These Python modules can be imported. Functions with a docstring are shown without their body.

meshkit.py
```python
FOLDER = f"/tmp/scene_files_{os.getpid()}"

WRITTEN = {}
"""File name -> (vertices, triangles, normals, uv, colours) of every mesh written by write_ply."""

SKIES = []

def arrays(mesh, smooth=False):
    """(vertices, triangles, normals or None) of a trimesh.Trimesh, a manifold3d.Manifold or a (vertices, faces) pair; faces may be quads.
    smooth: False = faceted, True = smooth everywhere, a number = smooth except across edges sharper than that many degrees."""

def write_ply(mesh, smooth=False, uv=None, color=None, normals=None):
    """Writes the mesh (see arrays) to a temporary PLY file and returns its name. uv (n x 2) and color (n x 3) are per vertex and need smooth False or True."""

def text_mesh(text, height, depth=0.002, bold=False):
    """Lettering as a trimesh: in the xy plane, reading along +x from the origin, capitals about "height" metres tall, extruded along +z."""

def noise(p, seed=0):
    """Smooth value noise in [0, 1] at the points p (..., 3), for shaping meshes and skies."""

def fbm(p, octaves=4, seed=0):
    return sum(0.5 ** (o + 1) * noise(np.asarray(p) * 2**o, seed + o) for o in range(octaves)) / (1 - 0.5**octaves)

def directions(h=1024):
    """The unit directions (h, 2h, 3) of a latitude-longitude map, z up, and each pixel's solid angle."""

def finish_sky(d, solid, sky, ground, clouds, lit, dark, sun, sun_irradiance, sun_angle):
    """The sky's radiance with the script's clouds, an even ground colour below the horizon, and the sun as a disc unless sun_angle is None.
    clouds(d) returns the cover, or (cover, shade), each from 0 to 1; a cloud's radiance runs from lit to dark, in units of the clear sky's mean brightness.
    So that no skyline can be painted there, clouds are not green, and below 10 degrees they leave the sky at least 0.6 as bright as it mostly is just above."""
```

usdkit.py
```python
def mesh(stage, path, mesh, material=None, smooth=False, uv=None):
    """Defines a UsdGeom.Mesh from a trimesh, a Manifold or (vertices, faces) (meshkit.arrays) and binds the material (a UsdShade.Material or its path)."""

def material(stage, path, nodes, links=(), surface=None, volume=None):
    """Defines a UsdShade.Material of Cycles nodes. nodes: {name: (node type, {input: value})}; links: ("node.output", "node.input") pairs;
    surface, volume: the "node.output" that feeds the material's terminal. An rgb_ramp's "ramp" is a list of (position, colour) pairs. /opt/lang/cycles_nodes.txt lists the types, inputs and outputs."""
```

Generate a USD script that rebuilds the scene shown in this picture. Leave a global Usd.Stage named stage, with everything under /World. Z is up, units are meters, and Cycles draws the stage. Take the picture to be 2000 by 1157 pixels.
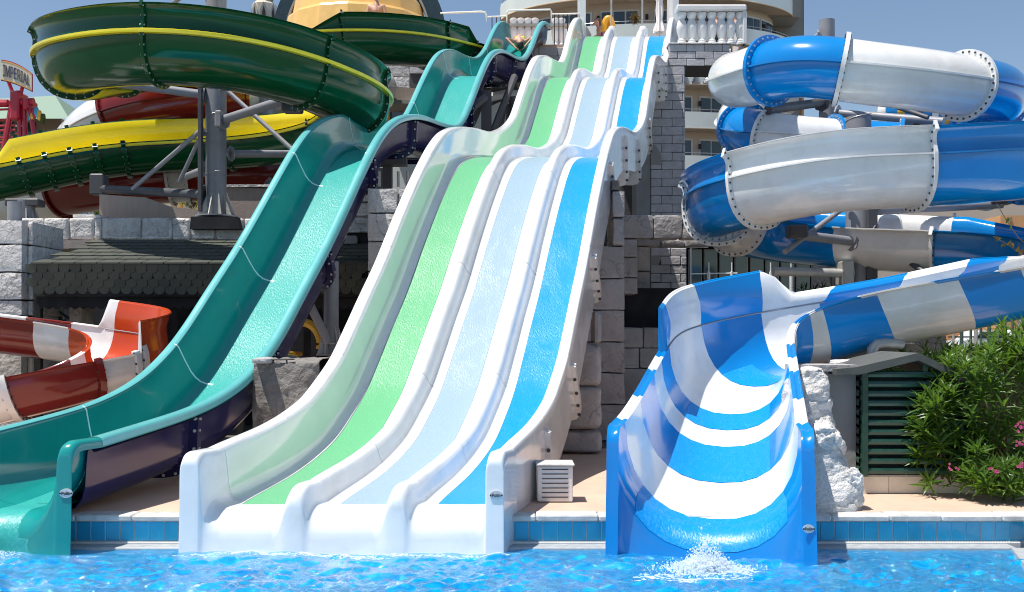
import math, random
import numpy as np
import trimesh
import manifold3d as m3
import shapely
import usdkit, meshkit
from shapely.geometry import Polygon
from scipy.interpolate import CubicSpline, PchipInterpolator
from pxr import Usd, UsdGeom, UsdLux, UsdShade, Sdf, Gf, Vt

stage = Usd.Stage.CreateInMemory()
UsdGeom.SetStageUpAxis(stage, "Z")
UsdGeom.SetStageMetersPerUnit(stage, 1.0)
UsdGeom.Xform.Define(stage, "/World")
UsdGeom.Scope.Define(stage, "/World/Looks")
rng = np.random.default_rng(7)
random.seed(7)

# ------------------------------------------------------------------ camera, sky, sun, exposure
EYE = 2.3
EXPOSURE = 0.52
cam = UsdGeom.Camera.Define(stage, "/World/camera")
cam.CreateFocalLengthAttr(36.0)
cam.CreateHorizontalApertureAttr(36.0)
cam.CreateVerticalApertureAttr(36.0 * 592 / 1024)
cam.CreateVerticalApertureOffsetAttr(36.0 * 71.5 / 2000)
cam.CreateFStopAttr(0.0)
cam.CreateExposureAttr(EXPOSURE)
cam.CreateClippingRangeAttr(Gf.Vec2f(0.05, 5000))
UsdGeom.Xformable(cam).AddTranslateOp().Set(Gf.Vec3d(0, 0, EYE))
UsdGeom.Xformable(cam).AddRotateXOp().Set(90.0)

SUN = np.array([-0.34, -0.15, 1.0]); SUN /= np.linalg.norm(SUN)
SUN_EL = math.asin(SUN[2]); SUN_ROT = math.atan2(SUN[0], SUN[1])
sky_mat = usdkit.material(stage, "/World/Looks/sky_look", {
    "sky": ("sky_texture", {"sky_type": "single_scattering", "sun_disc": False, "sun_elevation": SUN_EL, "sun_rotation": SUN_ROT,
                            "altitude": 0.0, "air_density": 1.0, "aerosol_density": 0.6, "ozone_density": 1.1}),
    "bg": ("background_shader", {"strength": 0.088})}, [("sky.color", "bg.color")], surface="bg.background")
dome = UsdLux.DomeLight.Define(stage, "/World/sky")
UsdShade.MaterialBindingAPI.Apply(dome.GetPrim()).Bind(sky_mat)
dome.GetPrim().SetCustomDataByKey("kind", "structure")
sun = UsdLux.DistantLight.Define(stage, "/World/sun")
sun.CreateIntensityAttr(1.15)
sun.CreateAngleAttr(0.53)
sun.CreateColorAttr(Gf.Vec3f(1.0, 0.95, 0.88))
sun.CreateNormalizeAttr(True)
_z = SUN; _x = np.cross([0, 0, 1.0], _z); _x /= np.linalg.norm(_x); _y = np.cross(_z, _x)
_m = Gf.Matrix4d(*_x, 0, *_y, 0, *_z, 0, 0, 0, 0, 1)
UsdGeom.Xformable(sun).AddTransformOp().Set(_m)

# ------------------------------------------------------------------ helpers: prims
def P(px, py, d):
    """The point at depth d (metres) that a 2000 px wide picture from this camera shows at (px, py)."""
    return np.array([(px - 1000) * d / 2000, d, EYE - (py - 650) * d / 2000])

_count = {}
_origin = {}

def _path(parent, name):
    base = parent.GetPath().pathString if parent is not None else "/World"
    k = _count.get((base, name), 0)
    _count[(base, name)] = k + 1
    return f"{base}/{name}" if k == 0 else f"{base}/{name}_{k:03d}"

def tag(prim, label=None, cat=None, group=None, kind=None):
    for k, v in (("label", label), ("category", cat), ("group", group), ("kind", kind)):
        if v:
            prim.SetCustomDataByKey(k, v)
    return prim

def thing(name, label, cat, at=(0, 0, 0), group=None, rz=0.0, kind=None):
    p = _path(None, name)
    x = UsdGeom.Xform.Define(stage, p)
    x.AddTranslateOp().Set(Gf.Vec3d(*map(float, at)))
    if rz:
        x.AddRotateZOp().Set(math.degrees(rz))
    _origin[p] = (np.asarray(at, float), rz)
    return tag(x.GetPrim(), label, cat, group, kind)

def _org(prim):
    """The frame a prim's mesh is written in: its thing's."""
    while prim is not None and prim.GetPath().pathString not in ("/World", "/"):
        if prim.GetPath().pathString in _origin:
            return _origin[prim.GetPath().pathString]
        prim = prim.GetParent()
    return np.zeros(3), 0.0

def geo(m):
    if isinstance(m, (list,)):
        m = [geo(q) for q in m]
        n = 0; vs = []; fs = []
        for v, f in m:
            vs.append(v); fs.append(f + n); n += len(v)
        return np.vstack(vs), np.vstack(fs)
    if isinstance(m, tuple):
        v, f = np.asarray(m[0], float), np.asarray(m[1], int)
        if f.shape[1] == 4:
            f = np.vstack([f[:, [0, 1, 2]], f[:, [0, 2, 3]]])
        return v, f
    v, f, _ = meshkit.arrays(m)
    return v, f

def obj(name, m, mat, parent=None, smooth=False, label=None, cat=None, group=None, kind=None, local=False):
    """ONE mesh under parent (world coordinates unless local)."""
    v, f = geo(m)
    if parent is not None and not local:
        o, rz = _org(parent)
        v = v - o
        if rz:
            c, s = math.cos(-rz), math.sin(-rz)
            v = np.column_stack([v[:, 0] * c - v[:, 1] * s, v[:, 0] * s + v[:, 1] * c, v[:, 2]])
    p = _path(parent, name)
    if smooth and smooth is not True:
        mm = trimesh.Trimesh(v, f, process=False); mm.merge_vertices(digits_vertex=5); v = mm
        pr = usdkit.mesh(stage, p, v, LOOK[mat], smooth=smooth).GetPrim()
    else:
        pr = usdkit.mesh(stage, p, (v, f), LOOK[mat], smooth=smooth).GetPrim()
    return tag(pr, label, cat, group, kind)

def copy_of(src, label, at, rz=0.0, scale=1.0, group=None):
    """A further copy of a thing with its parts, by internal reference."""
    name = src.GetName().rstrip("0123456789").rstrip("_")
    p = _path(None, name)
    x = UsdGeom.Xform.Define(stage, p)
    pr = x.GetPrim()
    pr.GetReferences().AddInternalReference(src.GetPath())
    x.ClearXformOpOrder()
    x.MakeMatrixXform().Set(Gf.Matrix4d().SetScale(scale) * Gf.Matrix4d().SetRotate(Gf.Rotation(Gf.Vec3d(0, 0, 1), math.degrees(rz))) * Gf.Matrix4d().SetTranslate(Gf.Vec3d(*map(float, at))))
    pr.SetInstanceable(True)
    return tag(pr, label, src.GetCustomDataByKey("category"), group or src.GetCustomDataByKey("group"))

# ------------------------------------------------------------------ helpers: shapes
def box(x0, x1, y0, y1, z0, z1, bevel=0.0):
    if bevel <= 0:
        v = np.array([[x, y, z] for x in (x0, x1) for y in (y0, y1) for z in (z0, z1)], float)
        f = np.array([[0, 1, 3, 2], [4, 6, 7, 5], [0, 4, 5, 1], [2, 3, 7, 6], [0, 2, 6, 4], [1, 5, 7, 3]])
        return geo((v, f))
    b = min(bevel, (x1 - x0) / 2.1, (y1 - y0) / 2.1, (z1 - z0) / 2.1)
    pts = []
    for x in (0, 1):
        for y in (0, 1):
            for z in (0, 1):
                X, Y, Z = (x0, x1)[x], (y0, y1)[y], (z0, z1)[z]
                sx, sy, sz = b * (1 - 2 * x), b * (1 - 2 * y), b * (1 - 2 * z)
                pts += [(X, Y + sy, Z + sz), (X + sx, Y, Z + sz), (X + sx, Y + sy, Z)]
    return geo(m3.Manifold.hull_points(np.array(pts)))

def lathe(profile, at=(0, 0, 0), n=24, axis=(0, 0, 1)):
    pr = np.asarray(profile, float); k = len(pr)
    a = np.arange(n) * 2 * np.pi / n
    v = np.stack([pr[:, None, 0] * np.cos(a), pr[:, None, 0] * np.sin(a), np.repeat(pr[:, 1:2], n, 1)], -1).reshape(-1, 3)
    i, j = np.meshgrid(np.arange(k - 1), np.arange(n), indexing="ij")
    q = np.stack([i * n + j, i * n + (j + 1) % n, (i + 1) * n + (j + 1) % n, (i + 1) * n + j], -1).reshape(-1, 4)
    ax = np.asarray(axis, float) / np.linalg.norm(axis)
    if abs(ax[2]) < 0.9999:
        t = np.cross([0, 0, 1.0], ax); t /= np.linalg.norm(t)
        v = v[:, :1] * t + v[:, 1:2] * np.cross(ax, t) + v[:, 2:] * ax
    elif ax[2] < 0:
        v = v * [1, -1, -1]
    return geo((v + np.asarray(at, float), q))

def cyl(a, b, r, r2=None, n=16):
    a, b = np.asarray(a, float), np.asarray(b, float)
    L = np.linalg.norm(b - a); r2 = r if r2 is None else r2
    return lathe([(1e-4, 0), (r, 0), (r2, L), (1e-4, L)], a, n, b - a)

def tube(pts, r, n=10, closed=False):
    p = np.asarray(pts, float)
    t = np.gradient(p, axis=0); t /= np.linalg.norm(t, axis=1, keepdims=True) + 1e-12
    ref = np.array([0, 0, 1.0]) if np.abs(t[:, 2]).mean() < 0.85 else np.array([0, 1.0, 0.05])
    a = np.cross(t, ref); a /= np.linalg.norm(a, axis=1, keepdims=True) + 1e-12
    b = np.cross(t, a); ang = np.arange(n) * 2 * np.pi / n
    rr = np.broadcast_to(r, (len(p),))
    v = p[:, None] + rr[:, None, None] * (np.cos(ang)[None, :, None] * a[:, None] + np.sin(ang)[None, :, None] * b[:, None])
    i, j = np.meshgrid(np.arange(len(p) - 1), np.arange(n), indexing="ij")
    q = np.stack([i * n + j, i * n + (j + 1) % n, (i + 1) * n + (j + 1) % n, (i + 1) * n + j], -1).reshape(-1, 4)
    v = np.vstack([v.reshape(-1, 3), p[:1], p[-1:]]); e = len(p) * n
    f = np.vstack([q[:, [0, 1, 2]], q[:, [0, 2, 3]]])
    c = np.array([[e, (k + 1) % n, k] for k in range(n)] + [[e + 1, e - n + k, e - n + (k + 1) % n] for k in range(n)])
    return v, np.vstack([f, c])

def extrude(poly, depth):
    """A shapely polygon extruded along z."""
    return geo(trimesh.creation.extrude_polygon(poly, depth, engine="earcut"))

def front_plate(poly_xz, y0, y1):
    """A polygon drawn in (x, z) with thickness from y0 to y1."""
    v, f = extrude(Polygon(poly_xz) if not hasattr(poly_xz, "geom_type") else poly_xz, y1 - y0)
    return np.column_stack([v[:, 0], y0 + v[:, 2], v[:, 1]]), f[:, ::-1]

def grid_faces(n, m, close=False):
    i, j = np.meshgrid(np.arange(n - 1), np.arange(m if close else m - 1), indexing="ij")
    j2 = (j + 1) % m
    return np.stack([i * m + j, i * m + j2, (i + 1) * m + j2, (i + 1) * m + j], -1).reshape(-1, 4)

def loop_mesh(V):
    """V (rows, loop, 3): a closed loop carried along rows; the loop is an inner and a reversed outer line, so the ends cap pairwise."""
    n, m, _ = V.shape
    q = [grid_faces(n, m, True)]
    h = m // 2
    for r in (0, n - 1):
        c = np.array([[r * m + k, r * m + k + 1, r * m + m - 2 - k, r * m + m - 1 - k] for k in range(h - 1)])
        q.append(c if r else c[:, ::-1])
    return geo((V.reshape(-1, 3), np.vstack(q)))

class Path:
    """A smooth centre line with side (right of travel) and up vectors at every step."""
    def __init__(self, pts, step=0.07, roll=None):
        p = np.asarray([q[:3] for q in pts], float)
        s = np.r_[0, np.cumsum(np.linalg.norm(np.diff(p, axis=0), axis=1))]
        cs = CubicSpline(s, p)
        fine = cs(np.linspace(0, s[-1], 3000))
        sf = np.r_[0, np.cumsum(np.linalg.norm(np.diff(fine, axis=0), axis=1))]
        n = int(sf[-1] / step) + 2
        self.s = np.linspace(0, sf[-1], n)
        self.c = np.column_stack([np.interp(self.s, sf, fine[:, k]) for k in range(3)])
        t = np.gradient(self.c, axis=0); t /= np.linalg.norm(t, axis=1, keepdims=True)
        l = np.cross(t, [0, 0, 1.0]); l /= np.linalg.norm(l, axis=1, keepdims=True)
        u = np.cross(l, t)
        self.kn = np.interp(s, np.linspace(0, s[-1], 3000), sf)
        if roll is not None:
            a = np.radians(np.interp(self.s, [np.interp(k, np.arange(len(self.kn)), self.kn) for k, _ in roll], [v for _, v in roll]))[:, None]
            l, u = l * np.cos(a) + u * np.sin(a), u * np.cos(a) - l * np.sin(a)
        self.t, self.l, self.u = t, l, u
    def put(self, prof, i0=0, i1=None):
        """prof (k,2) or (rows,k,2) in (side, up) -> points."""
        sl = slice(i0, None if i1 is None else i1 + 1)
        prof = np.asarray(prof, float)
        pr = prof[None] if prof.ndim == 2 else prof[sl]
        return self.c[sl][:, None] + pr[..., :1] * self.l[sl][:, None] + pr[..., 1:] * self.u[sl][:, None]
    def at(self, s):
        return int(np.argmin(np.abs(self.s - s)))
    def knot(self, k):
        k0 = int(math.floor(k)); w = k - k0
        return self.at(self.kn[k0] * (1 - w) + self.kn[min(k0 + 1, len(self.kn) - 1)] * w)

def shell(path, inner, outer, i0, i1):
    inner, outer = np.asarray(inner, float), np.asarray(outer, float)
    lo = np.concatenate([inner, outer[..., ::-1, :]], axis=-2)
    return loop_mesh(path.put(lo, i0, i1))
# ------------------------------------------------------------------ materials
LOOK = {}

def look(name, color, rough=0.5, coat=0.0, var=0.08, scale=3.0, bump=0.0, bscale=40.0, bdist=0.01, spec=0.5, metal=0.0, streak=None, rand=0.0, dirt=None, trans=0.0, crack=0.0):
    """Principled surface whose colour wanders a little; streak = (x,y,z) scale of the noise; dirt = (colour, amount, scale)."""
    c = np.asarray(color, float)
    n = {"g": ("geometry", {}), "m": ("mapping", {"scale": streak or (1, 1, 1)}),
         "n": ("noise_texture", {"scale": scale, "detail": 5.0, "roughness": 0.6}),
         "r": ("rgb_ramp", {"ramp": [(0.3, tuple(c * (1 - var))), (0.7, tuple(np.minimum(c * (1 + var), 0.95)))]}),
         "rr": ("map_range", {"from_min": 0.3, "from_max": 0.7, "to_min": rough * 0.8, "to_max": min(rough * 1.3, 1.0)}),
         "p": ("principled_bsdf", {"metallic": metal, "coat_weight": coat, "coat_roughness": 0.06, "specular_ior_level": spec})}
    l = [("g.position", "m.vector"), ("m.vector", "n.vector"), ("n.fac", "r.fac"), ("n.fac", "rr.value"), ("rr.result", "p.roughness")]
    col = "r.color"
    if rand:
        n["oi"] = ("object_info", {}); n["or"] = ("map_range", {"from_min": 0.0, "from_max": 1.0, "to_min": 1 - rand, "to_max": 1 + rand})
        n["hv"] = ("hsv", {"hue": 0.5, "saturation": 1.0, "fac": 1.0})
        l += [("oi.random", "or.value"), ("or.result", "hv.value"), (col, "hv.color")]; col = "hv.color"
    if dirt:
        n["dn"] = ("noise_texture", {"scale": dirt[2], "detail": 6.0, "roughness": 0.65})
        n["dr"] = ("map_range", {"from_min": 0.5, "from_max": 0.72, "to_min": 0.0, "to_max": dirt[1], "clamp": True})
        n["dm"] = ("mix_color", {"b": dirt[0]})
        l += [("m.vector", "dn.vector"), ("dn.fac", "dr.value"), ("dr.result", "dm.fac"), (col, "dm.a")]; col = "dm.result"
    if crack:
        n["cn"] = ("noise_texture", {"scale": 1.5, "detail": 4.0, "roughness": 0.45, "distortion": 0.5})
        n["c1"] = ("math", {"math_type": "subtract", "value2": 0.5}); n["c2"] = ("math", {"math_type": "absolute"})
        n["c3"] = ("map_range", {"from_min": 0.0, "from_max": 0.010, "to_min": crack, "to_max": 0.0, "clamp": True})
        n["cm"] = ("mix_color", {"b": tuple(c * 0.3)})
        l += [("g.position", "cn.vector"), ("cn.fac", "c1.value1"), ("c1.value", "c2.value1"), ("c2.value", "c3.value"), ("c3.result", "cm.fac"), (col, "cm.a")]; col = "cm.result"
    l.append((col, "p.base_color"))
    if bump:
        n["bn"] = ("noise_texture", {"scale": bscale, "detail": 6.0, "roughness": 0.6})
        n["b"] = ("bump", {"strength": bump, "distance": bdist})
        l += [("g.position", "bn.vector"), ("bn.fac", "b.height"), ("b.normal", "p.normal")]
    surf = "p.BSDF"
    if trans:
        n["tl"] = ("translucent_bsdf", {}); n["mx"] = ("mix_closure", {"fac": trans})
        l += [(col, "tl.color"), ("p.BSDF", "mx.closure1"), ("tl.BSDF", "mx.closure2")]; surf = "mx.closure"
    LOOK[name] = usdkit.material(stage, f"/World/Looks/{name}", n, l, surface=surf)

def gel(name, color, rough=0.16, **k):
    look(name, color, rough, coat=k.pop("coat", 0.35), var=k.pop("var", 0.05), scale=k.pop("scale", 1.7), bump=k.pop("bump", 0.03), bscale=k.pop("bscale", 2.2), bdist=k.pop("bdist", 0.04), **k)

gel("gel_white", (0.80, 0.80, 0.79), dirt=((0.60, 0.57, 0.51), 0.45, 2.4), trans=0.06)
gel("gel_white_lane_tint", (0.72, 0.805, 0.73), rough=0.09, coat=0.8, trans=0.08)  # white wall; the green lane's reflection is put into this tint
gel("gel_blue", (0.001, 0.195, 0.53), rough=0.14)
gel("gel_teal", (0.010, 0.26, 0.24), rough=0.16, trans=0.03)
gel("gel_teal_rim", (0.11, 0.42, 0.42), rough=0.3)
gel("gel_navy", (0.010, 0.010, 0.048), rough=0.14, coat=0.0)
gel("gel_green", (0.0025, 0.050, 0.016), rough=0.13, coat=0.0, spec=0.38)
gel("gel_yellow", (0.80, 0.66, 0.02), rough=0.25)
gel("gel_red", (0.165, 0.014, 0.010), rough=0.14, coat=0.1)
gel("gel_orange", (0.50, 0.060, 0.012), rough=0.16, coat=0.1)
gel("gel_maroon", (0.12, 0.010, 0.008), rough=0.12, coat=0.5)

def wet(name, color, spark):
    """A slide surface under a thin run of water: fine ripples, and sparkle put into the colour as lighter specks."""
    c = np.asarray(color, float)
    LOOK[name] = usdkit.material(stage, f"/World/Looks/{name}", {
        "g": ("geometry", {}), "m": ("mapping", {"scale": (1.0, 0.45, 0.45)}),
        "n": ("noise_texture", {"scale": 48.0, "detail": 3.0, "roughness": 0.55, "distortion": 0.6}),
        "w": ("noise_texture", {"scale": 3.2, "detail": 4.0, "distortion": 1.2}), "wr": ("map_range", {"from_min": 0.40, "from_max": 0.60, "to_min": 0.22, "to_max": 0.50, "clamp": True}), "wm": ("mix_color", {"a": tuple(c * 0.97)}),
        "r": ("rgb_ramp", {"ramp": [(0.36, tuple(c * 0.93)), (0.50, tuple(c)), (0.60, tuple(np.minimum(c * 1.05 + spark, 0.9)))]}),
        "b": ("bump", {"strength": 0.40, "distance": 0.02}),
        "p": ("principled_bsdf", {"roughness": 0.30, "specular_ior_level": 0.40, "coat_weight": 0.0, "coat_roughness": 0.08})},
        [("g.position", "m.vector"), ("m.vector", "n.vector"), ("m.vector", "w.vector"), ("n.fac", "r.fac"), ("w.fac", "wr.value"), ("wr.result", "wm.fac"), ("r.color", "wm.b"), ("wm.result", "p.base_color"), ("n.fac", "b.height"), ("b.normal", "p.normal"), ("wr.result", "b.strength")], surface="p.BSDF")

wet("mat_green", (0.13, 0.42, 0.205), 0.02)
wet("mat_pale_blue", (0.29, 0.405, 0.49), 0.03)
wet("mat_blue", (0.004, 0.265, 0.66), 0.045)
wet("wet_teal", (0.035, 0.36, 0.325), 0.045)
wet("wet_blue", (0.002, 0.25, 0.64), 0.05)

look("steel_paint", (0.24, 0.245, 0.27), 0.45, var=0.06, scale=4, dirt=((0.12, 0.11, 0.10), 0.35, 3.0))
look("steel_dark", (0.07, 0.07, 0.078), 0.5, var=0.1)
look("galvanised", (0.45, 0.44, 0.42), 0.4, metal=0.3, var=0.12, scale=9)
look("chrome", (0.7, 0.7, 0.7), 0.2, metal=1.0, var=0.03)
look("bolt_dark", (0.05, 0.05, 0.05), 0.5)
look("bolt_pale", (0.5, 0.5, 0.5), 0.4, metal=0.6)
look("stone_white", (0.60, 0.58, 0.565), 0.9, var=0.12, scale=2.5, bump=0.9, bscale=7.0, bdist=0.09, rand=0.05, dirt=((0.33, 0.31, 0.29), 0.4, 3.2), crack=0.75)
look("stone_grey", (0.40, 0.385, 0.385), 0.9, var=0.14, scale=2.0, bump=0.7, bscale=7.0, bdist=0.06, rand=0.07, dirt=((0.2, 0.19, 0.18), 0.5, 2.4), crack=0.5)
look("brick_grey", (0.50, 0.485, 0.50), 0.9, var=0.10, scale=3.0, bump=0.6, bscale=14.0, bdist=0.03, rand=0.09, dirt=((0.2, 0.2, 0.2), 0.4, 5.0))
look("mortar_dark", (0.075, 0.073, 0.075), 0.95, var=0.2, scale=12)
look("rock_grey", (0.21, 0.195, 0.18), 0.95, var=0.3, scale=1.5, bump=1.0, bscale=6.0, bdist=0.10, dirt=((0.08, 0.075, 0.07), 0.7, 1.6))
look("rock_white", (0.66, 0.645, 0.63), 0.9, var=0.1, scale=3.0, bump=1.0, bscale=16.0, bdist=0.06, dirt=((0.35, 0.34, 0.32), 0.55, 5.0))
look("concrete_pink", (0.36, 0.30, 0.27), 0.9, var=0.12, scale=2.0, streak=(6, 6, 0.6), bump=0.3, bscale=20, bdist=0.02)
look("concrete_smooth", (0.30, 0.30, 0.30), 0.9, var=0.15, scale=2.0, bump=0.3, bscale=15, bdist=0.02)
look("deck_pink", (0.56, 0.40, 0.305), 0.85, var=0.07, scale=2.2, bump=0.25, bscale=60, bdist=0.004, dirt=((0.40, 0.29, 0.22), 0.4, 1.4))
look("coping_stone", (0.52, 0.51, 0.49), 0.8, var=0.18, scale=7.0, bump=0.4, bscale=30, bdist=0.01, rand=0.05, dirt=((0.30, 0.30, 0.30), 0.6, 9.0))
look("tile_blue", (0.025, 0.30, 0.52), 0.10, coat=0.4, var=0.10, scale=5.0, rand=0.13)
look("tile_cream", (0.78, 0.70, 0.58), 0.25, var=0.07, scale=4.0, rand=0.05)
look("grout_white", (0.62, 0.63, 0.62), 0.8, var=0.1)
look("gutter_grey", (0.34, 0.36, 0.37), 0.55, var=0.15, scale=14)
look("pool_liner", (0.10, 0.62, 0.85), 0.6, var=0.12, scale=1.5)
look("shingle", (0.058, 0.064, 0.050), 0.85, var=0.2, scale=8.0, bump=0.4, bscale=60, bdist=0.006, rand=0.16)
look("awning_dark", (0.010, 0.010, 0.011), 0.9)
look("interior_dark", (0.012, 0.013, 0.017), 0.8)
look("hut_green", (0.016, 0.060, 0.040), 0.28, coat=0.2, var=0.2, scale=5, rand=0.12)
look("hut_roof", (0.085, 0.09, 0.083), 0.7, var=0.2, scale=6, bump=0.3, bscale=30, bdist=0.01)
look("plastic_white", (0.74, 0.73, 0.72), 0.4, var=0.04, dirt=((0.55, 0.52, 0.48), 0.4, 6))
look("slot_dark", (0.03, 0.025, 0.025), 0.8)
look("hotel_wall", (0.55, 0.46, 0.38), 0.85, var=0.05, scale=0.6)
look("hotel_band", (0.66, 0.70, 0.67), 0.7, var=0.04, scale=0.7)
look("hotel_trim", (0.62, 0.42, 0.22), 0.7)
look("hotel_grey", (0.30, 0.30, 0.285), 0.8)
look("window_glass", (0.03, 0.045, 0.05), 0.05, coat=0.5, var=0.3, scale=1.2)
look("window_frame", (0.62, 0.60, 0.57), 0.5)
look("glass_panel", (0.10, 0.15, 0.16), 0.06, coat=0.5)
look("gold", (0.80, 0.50, 0.16), 0.4, coat=0.1, var=0.08, scale=2)
look("arch_dark", (0.018, 0.040, 0.048), 0.3, coat=0.3)
look("minaret_stone", (0.52, 0.47, 0.38), 0.8, var=0.12, scale=4)
look("minaret_lead", (0.25, 0.28, 0.28), 0.6)
look("roof_green", (0.20, 0.29, 0.22), 0.7, var=0.08, streak=(5, 1, 1))
look("brown_wall", (0.30, 0.21, 0.17), 0.85, var=0.1, scale=1.0)
look("ride_red", (0.40, 0.012, 0.030), 0.3, coat=0.3)
look("sign_cream", (0.72, 0.62, 0.47), 0.6)
look("sign_text", (0.05, 0.06, 0.12), 0.6)
look("paint_yellow", (0.75, 0.42, 0.05), 0.5)
look("paint_cyan", (0.03, 0.36, 0.60), 0.4)
look("paint_black", (0.012, 0.012, 0.012), 0.5)
look("paint_white", (0.78, 0.78, 0.77), 0.5)
look("float_orange", (0.80, 0.36, 0.02), 0.3)
look("canvas_white", (0.70, 0.66, 0.66), 0.9, var=0.1, streak=(8, 8, 1))
look("skin", (0.50, 0.27, 0.19), 0.5, var=0.08, scale=12)
look("hair_dark", (0.012, 0.010, 0.009), 0.5)
look("hair_brown", (0.10, 0.045, 0.022), 0.5)
look("cloth_lime", (0.48, 0.75, 0.06), 0.8)
look("cloth_purple", (0.20, 0.08, 0.30), 0.8, var=0.8, scale=14)
look("car_white", (0.70, 0.72, 0.74), 0.2, coat=0.6)
look("wall_orange", (0.62, 0.34, 0.16), 0.85)
look("fence_green", (0.05, 0.09, 0.075), 0.6)
look("wood_grey", (0.30, 0.25, 0.20), 0.9, var=0.2, scale=6, streak=(6, 6, 1))
look("ground_soil", (0.10, 0.095, 0.075), 0.95, var=0.15, scale=0.4, bump=0.3, bscale=8, bdist=0.05)
look("flower_pink", (0.75, 0.16, 0.36), 0.7, trans=0.25)
look("stem_brown", (0.16, 0.12, 0.06), 0.8)
look("plaque_metal", (0.62, 0.60, 0.58), 0.35, metal=0.3)
look("ink", (0.02, 0.02, 0.025), 0.6)
look("seal_white", (0.72, 0.80, 0.78), 0.5)
look("seal_grey", (0.22, 0.22, 0.23), 0.5)

def leaf_look(name, c, t=0.35):
    c = np.asarray(c, float)
    LOOK[name] = usdkit.material(stage, f"/World/Looks/{name}", {
        "g": ("geometry", {}), "n": ("noise_texture", {"scale": 5.0, "detail": 3.0}),
        "r": ("rgb_ramp", {"ramp": [(0.0, tuple(c * 0.55)), (0.5, tuple(c)), (1.0, tuple(c * np.array([1.7, 1.35, 1.0])))]}),
        "mf": ("mix_float", {"fac": 0.65}),
        "p": ("principled_bsdf", {"roughness": 0.38, "specular_ior_level": 0.5}), "t": ("translucent_bsdf", {}), "mx": ("mix_closure", {"fac": t}),
        "h": ("hsv", {"hue": 0.48, "saturation": 1.1, "value": 1.6, "fac": 1.0})},
        [("g.position", "n.vector"), ("n.fac", "mf.a"), ("g.random_per_island", "mf.b"), ("mf.result", "r.fac"), ("r.color", "p.base_color"), ("r.color", "h.color"), ("h.color", "t.color"), ("p.BSDF", "mx.closure1"), ("t.BSDF", "mx.closure2")], surface="mx.closure")

leaf_look("leaf_oleander", (0.115, 0.235, 0.032), 0.42)
leaf_look("leaf_hedge", (0.10, 0.19, 0.026), 0.4)
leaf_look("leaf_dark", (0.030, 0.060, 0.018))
leaf_look("leaf_ochre", (0.22, 0.15, 0.03))

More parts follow.
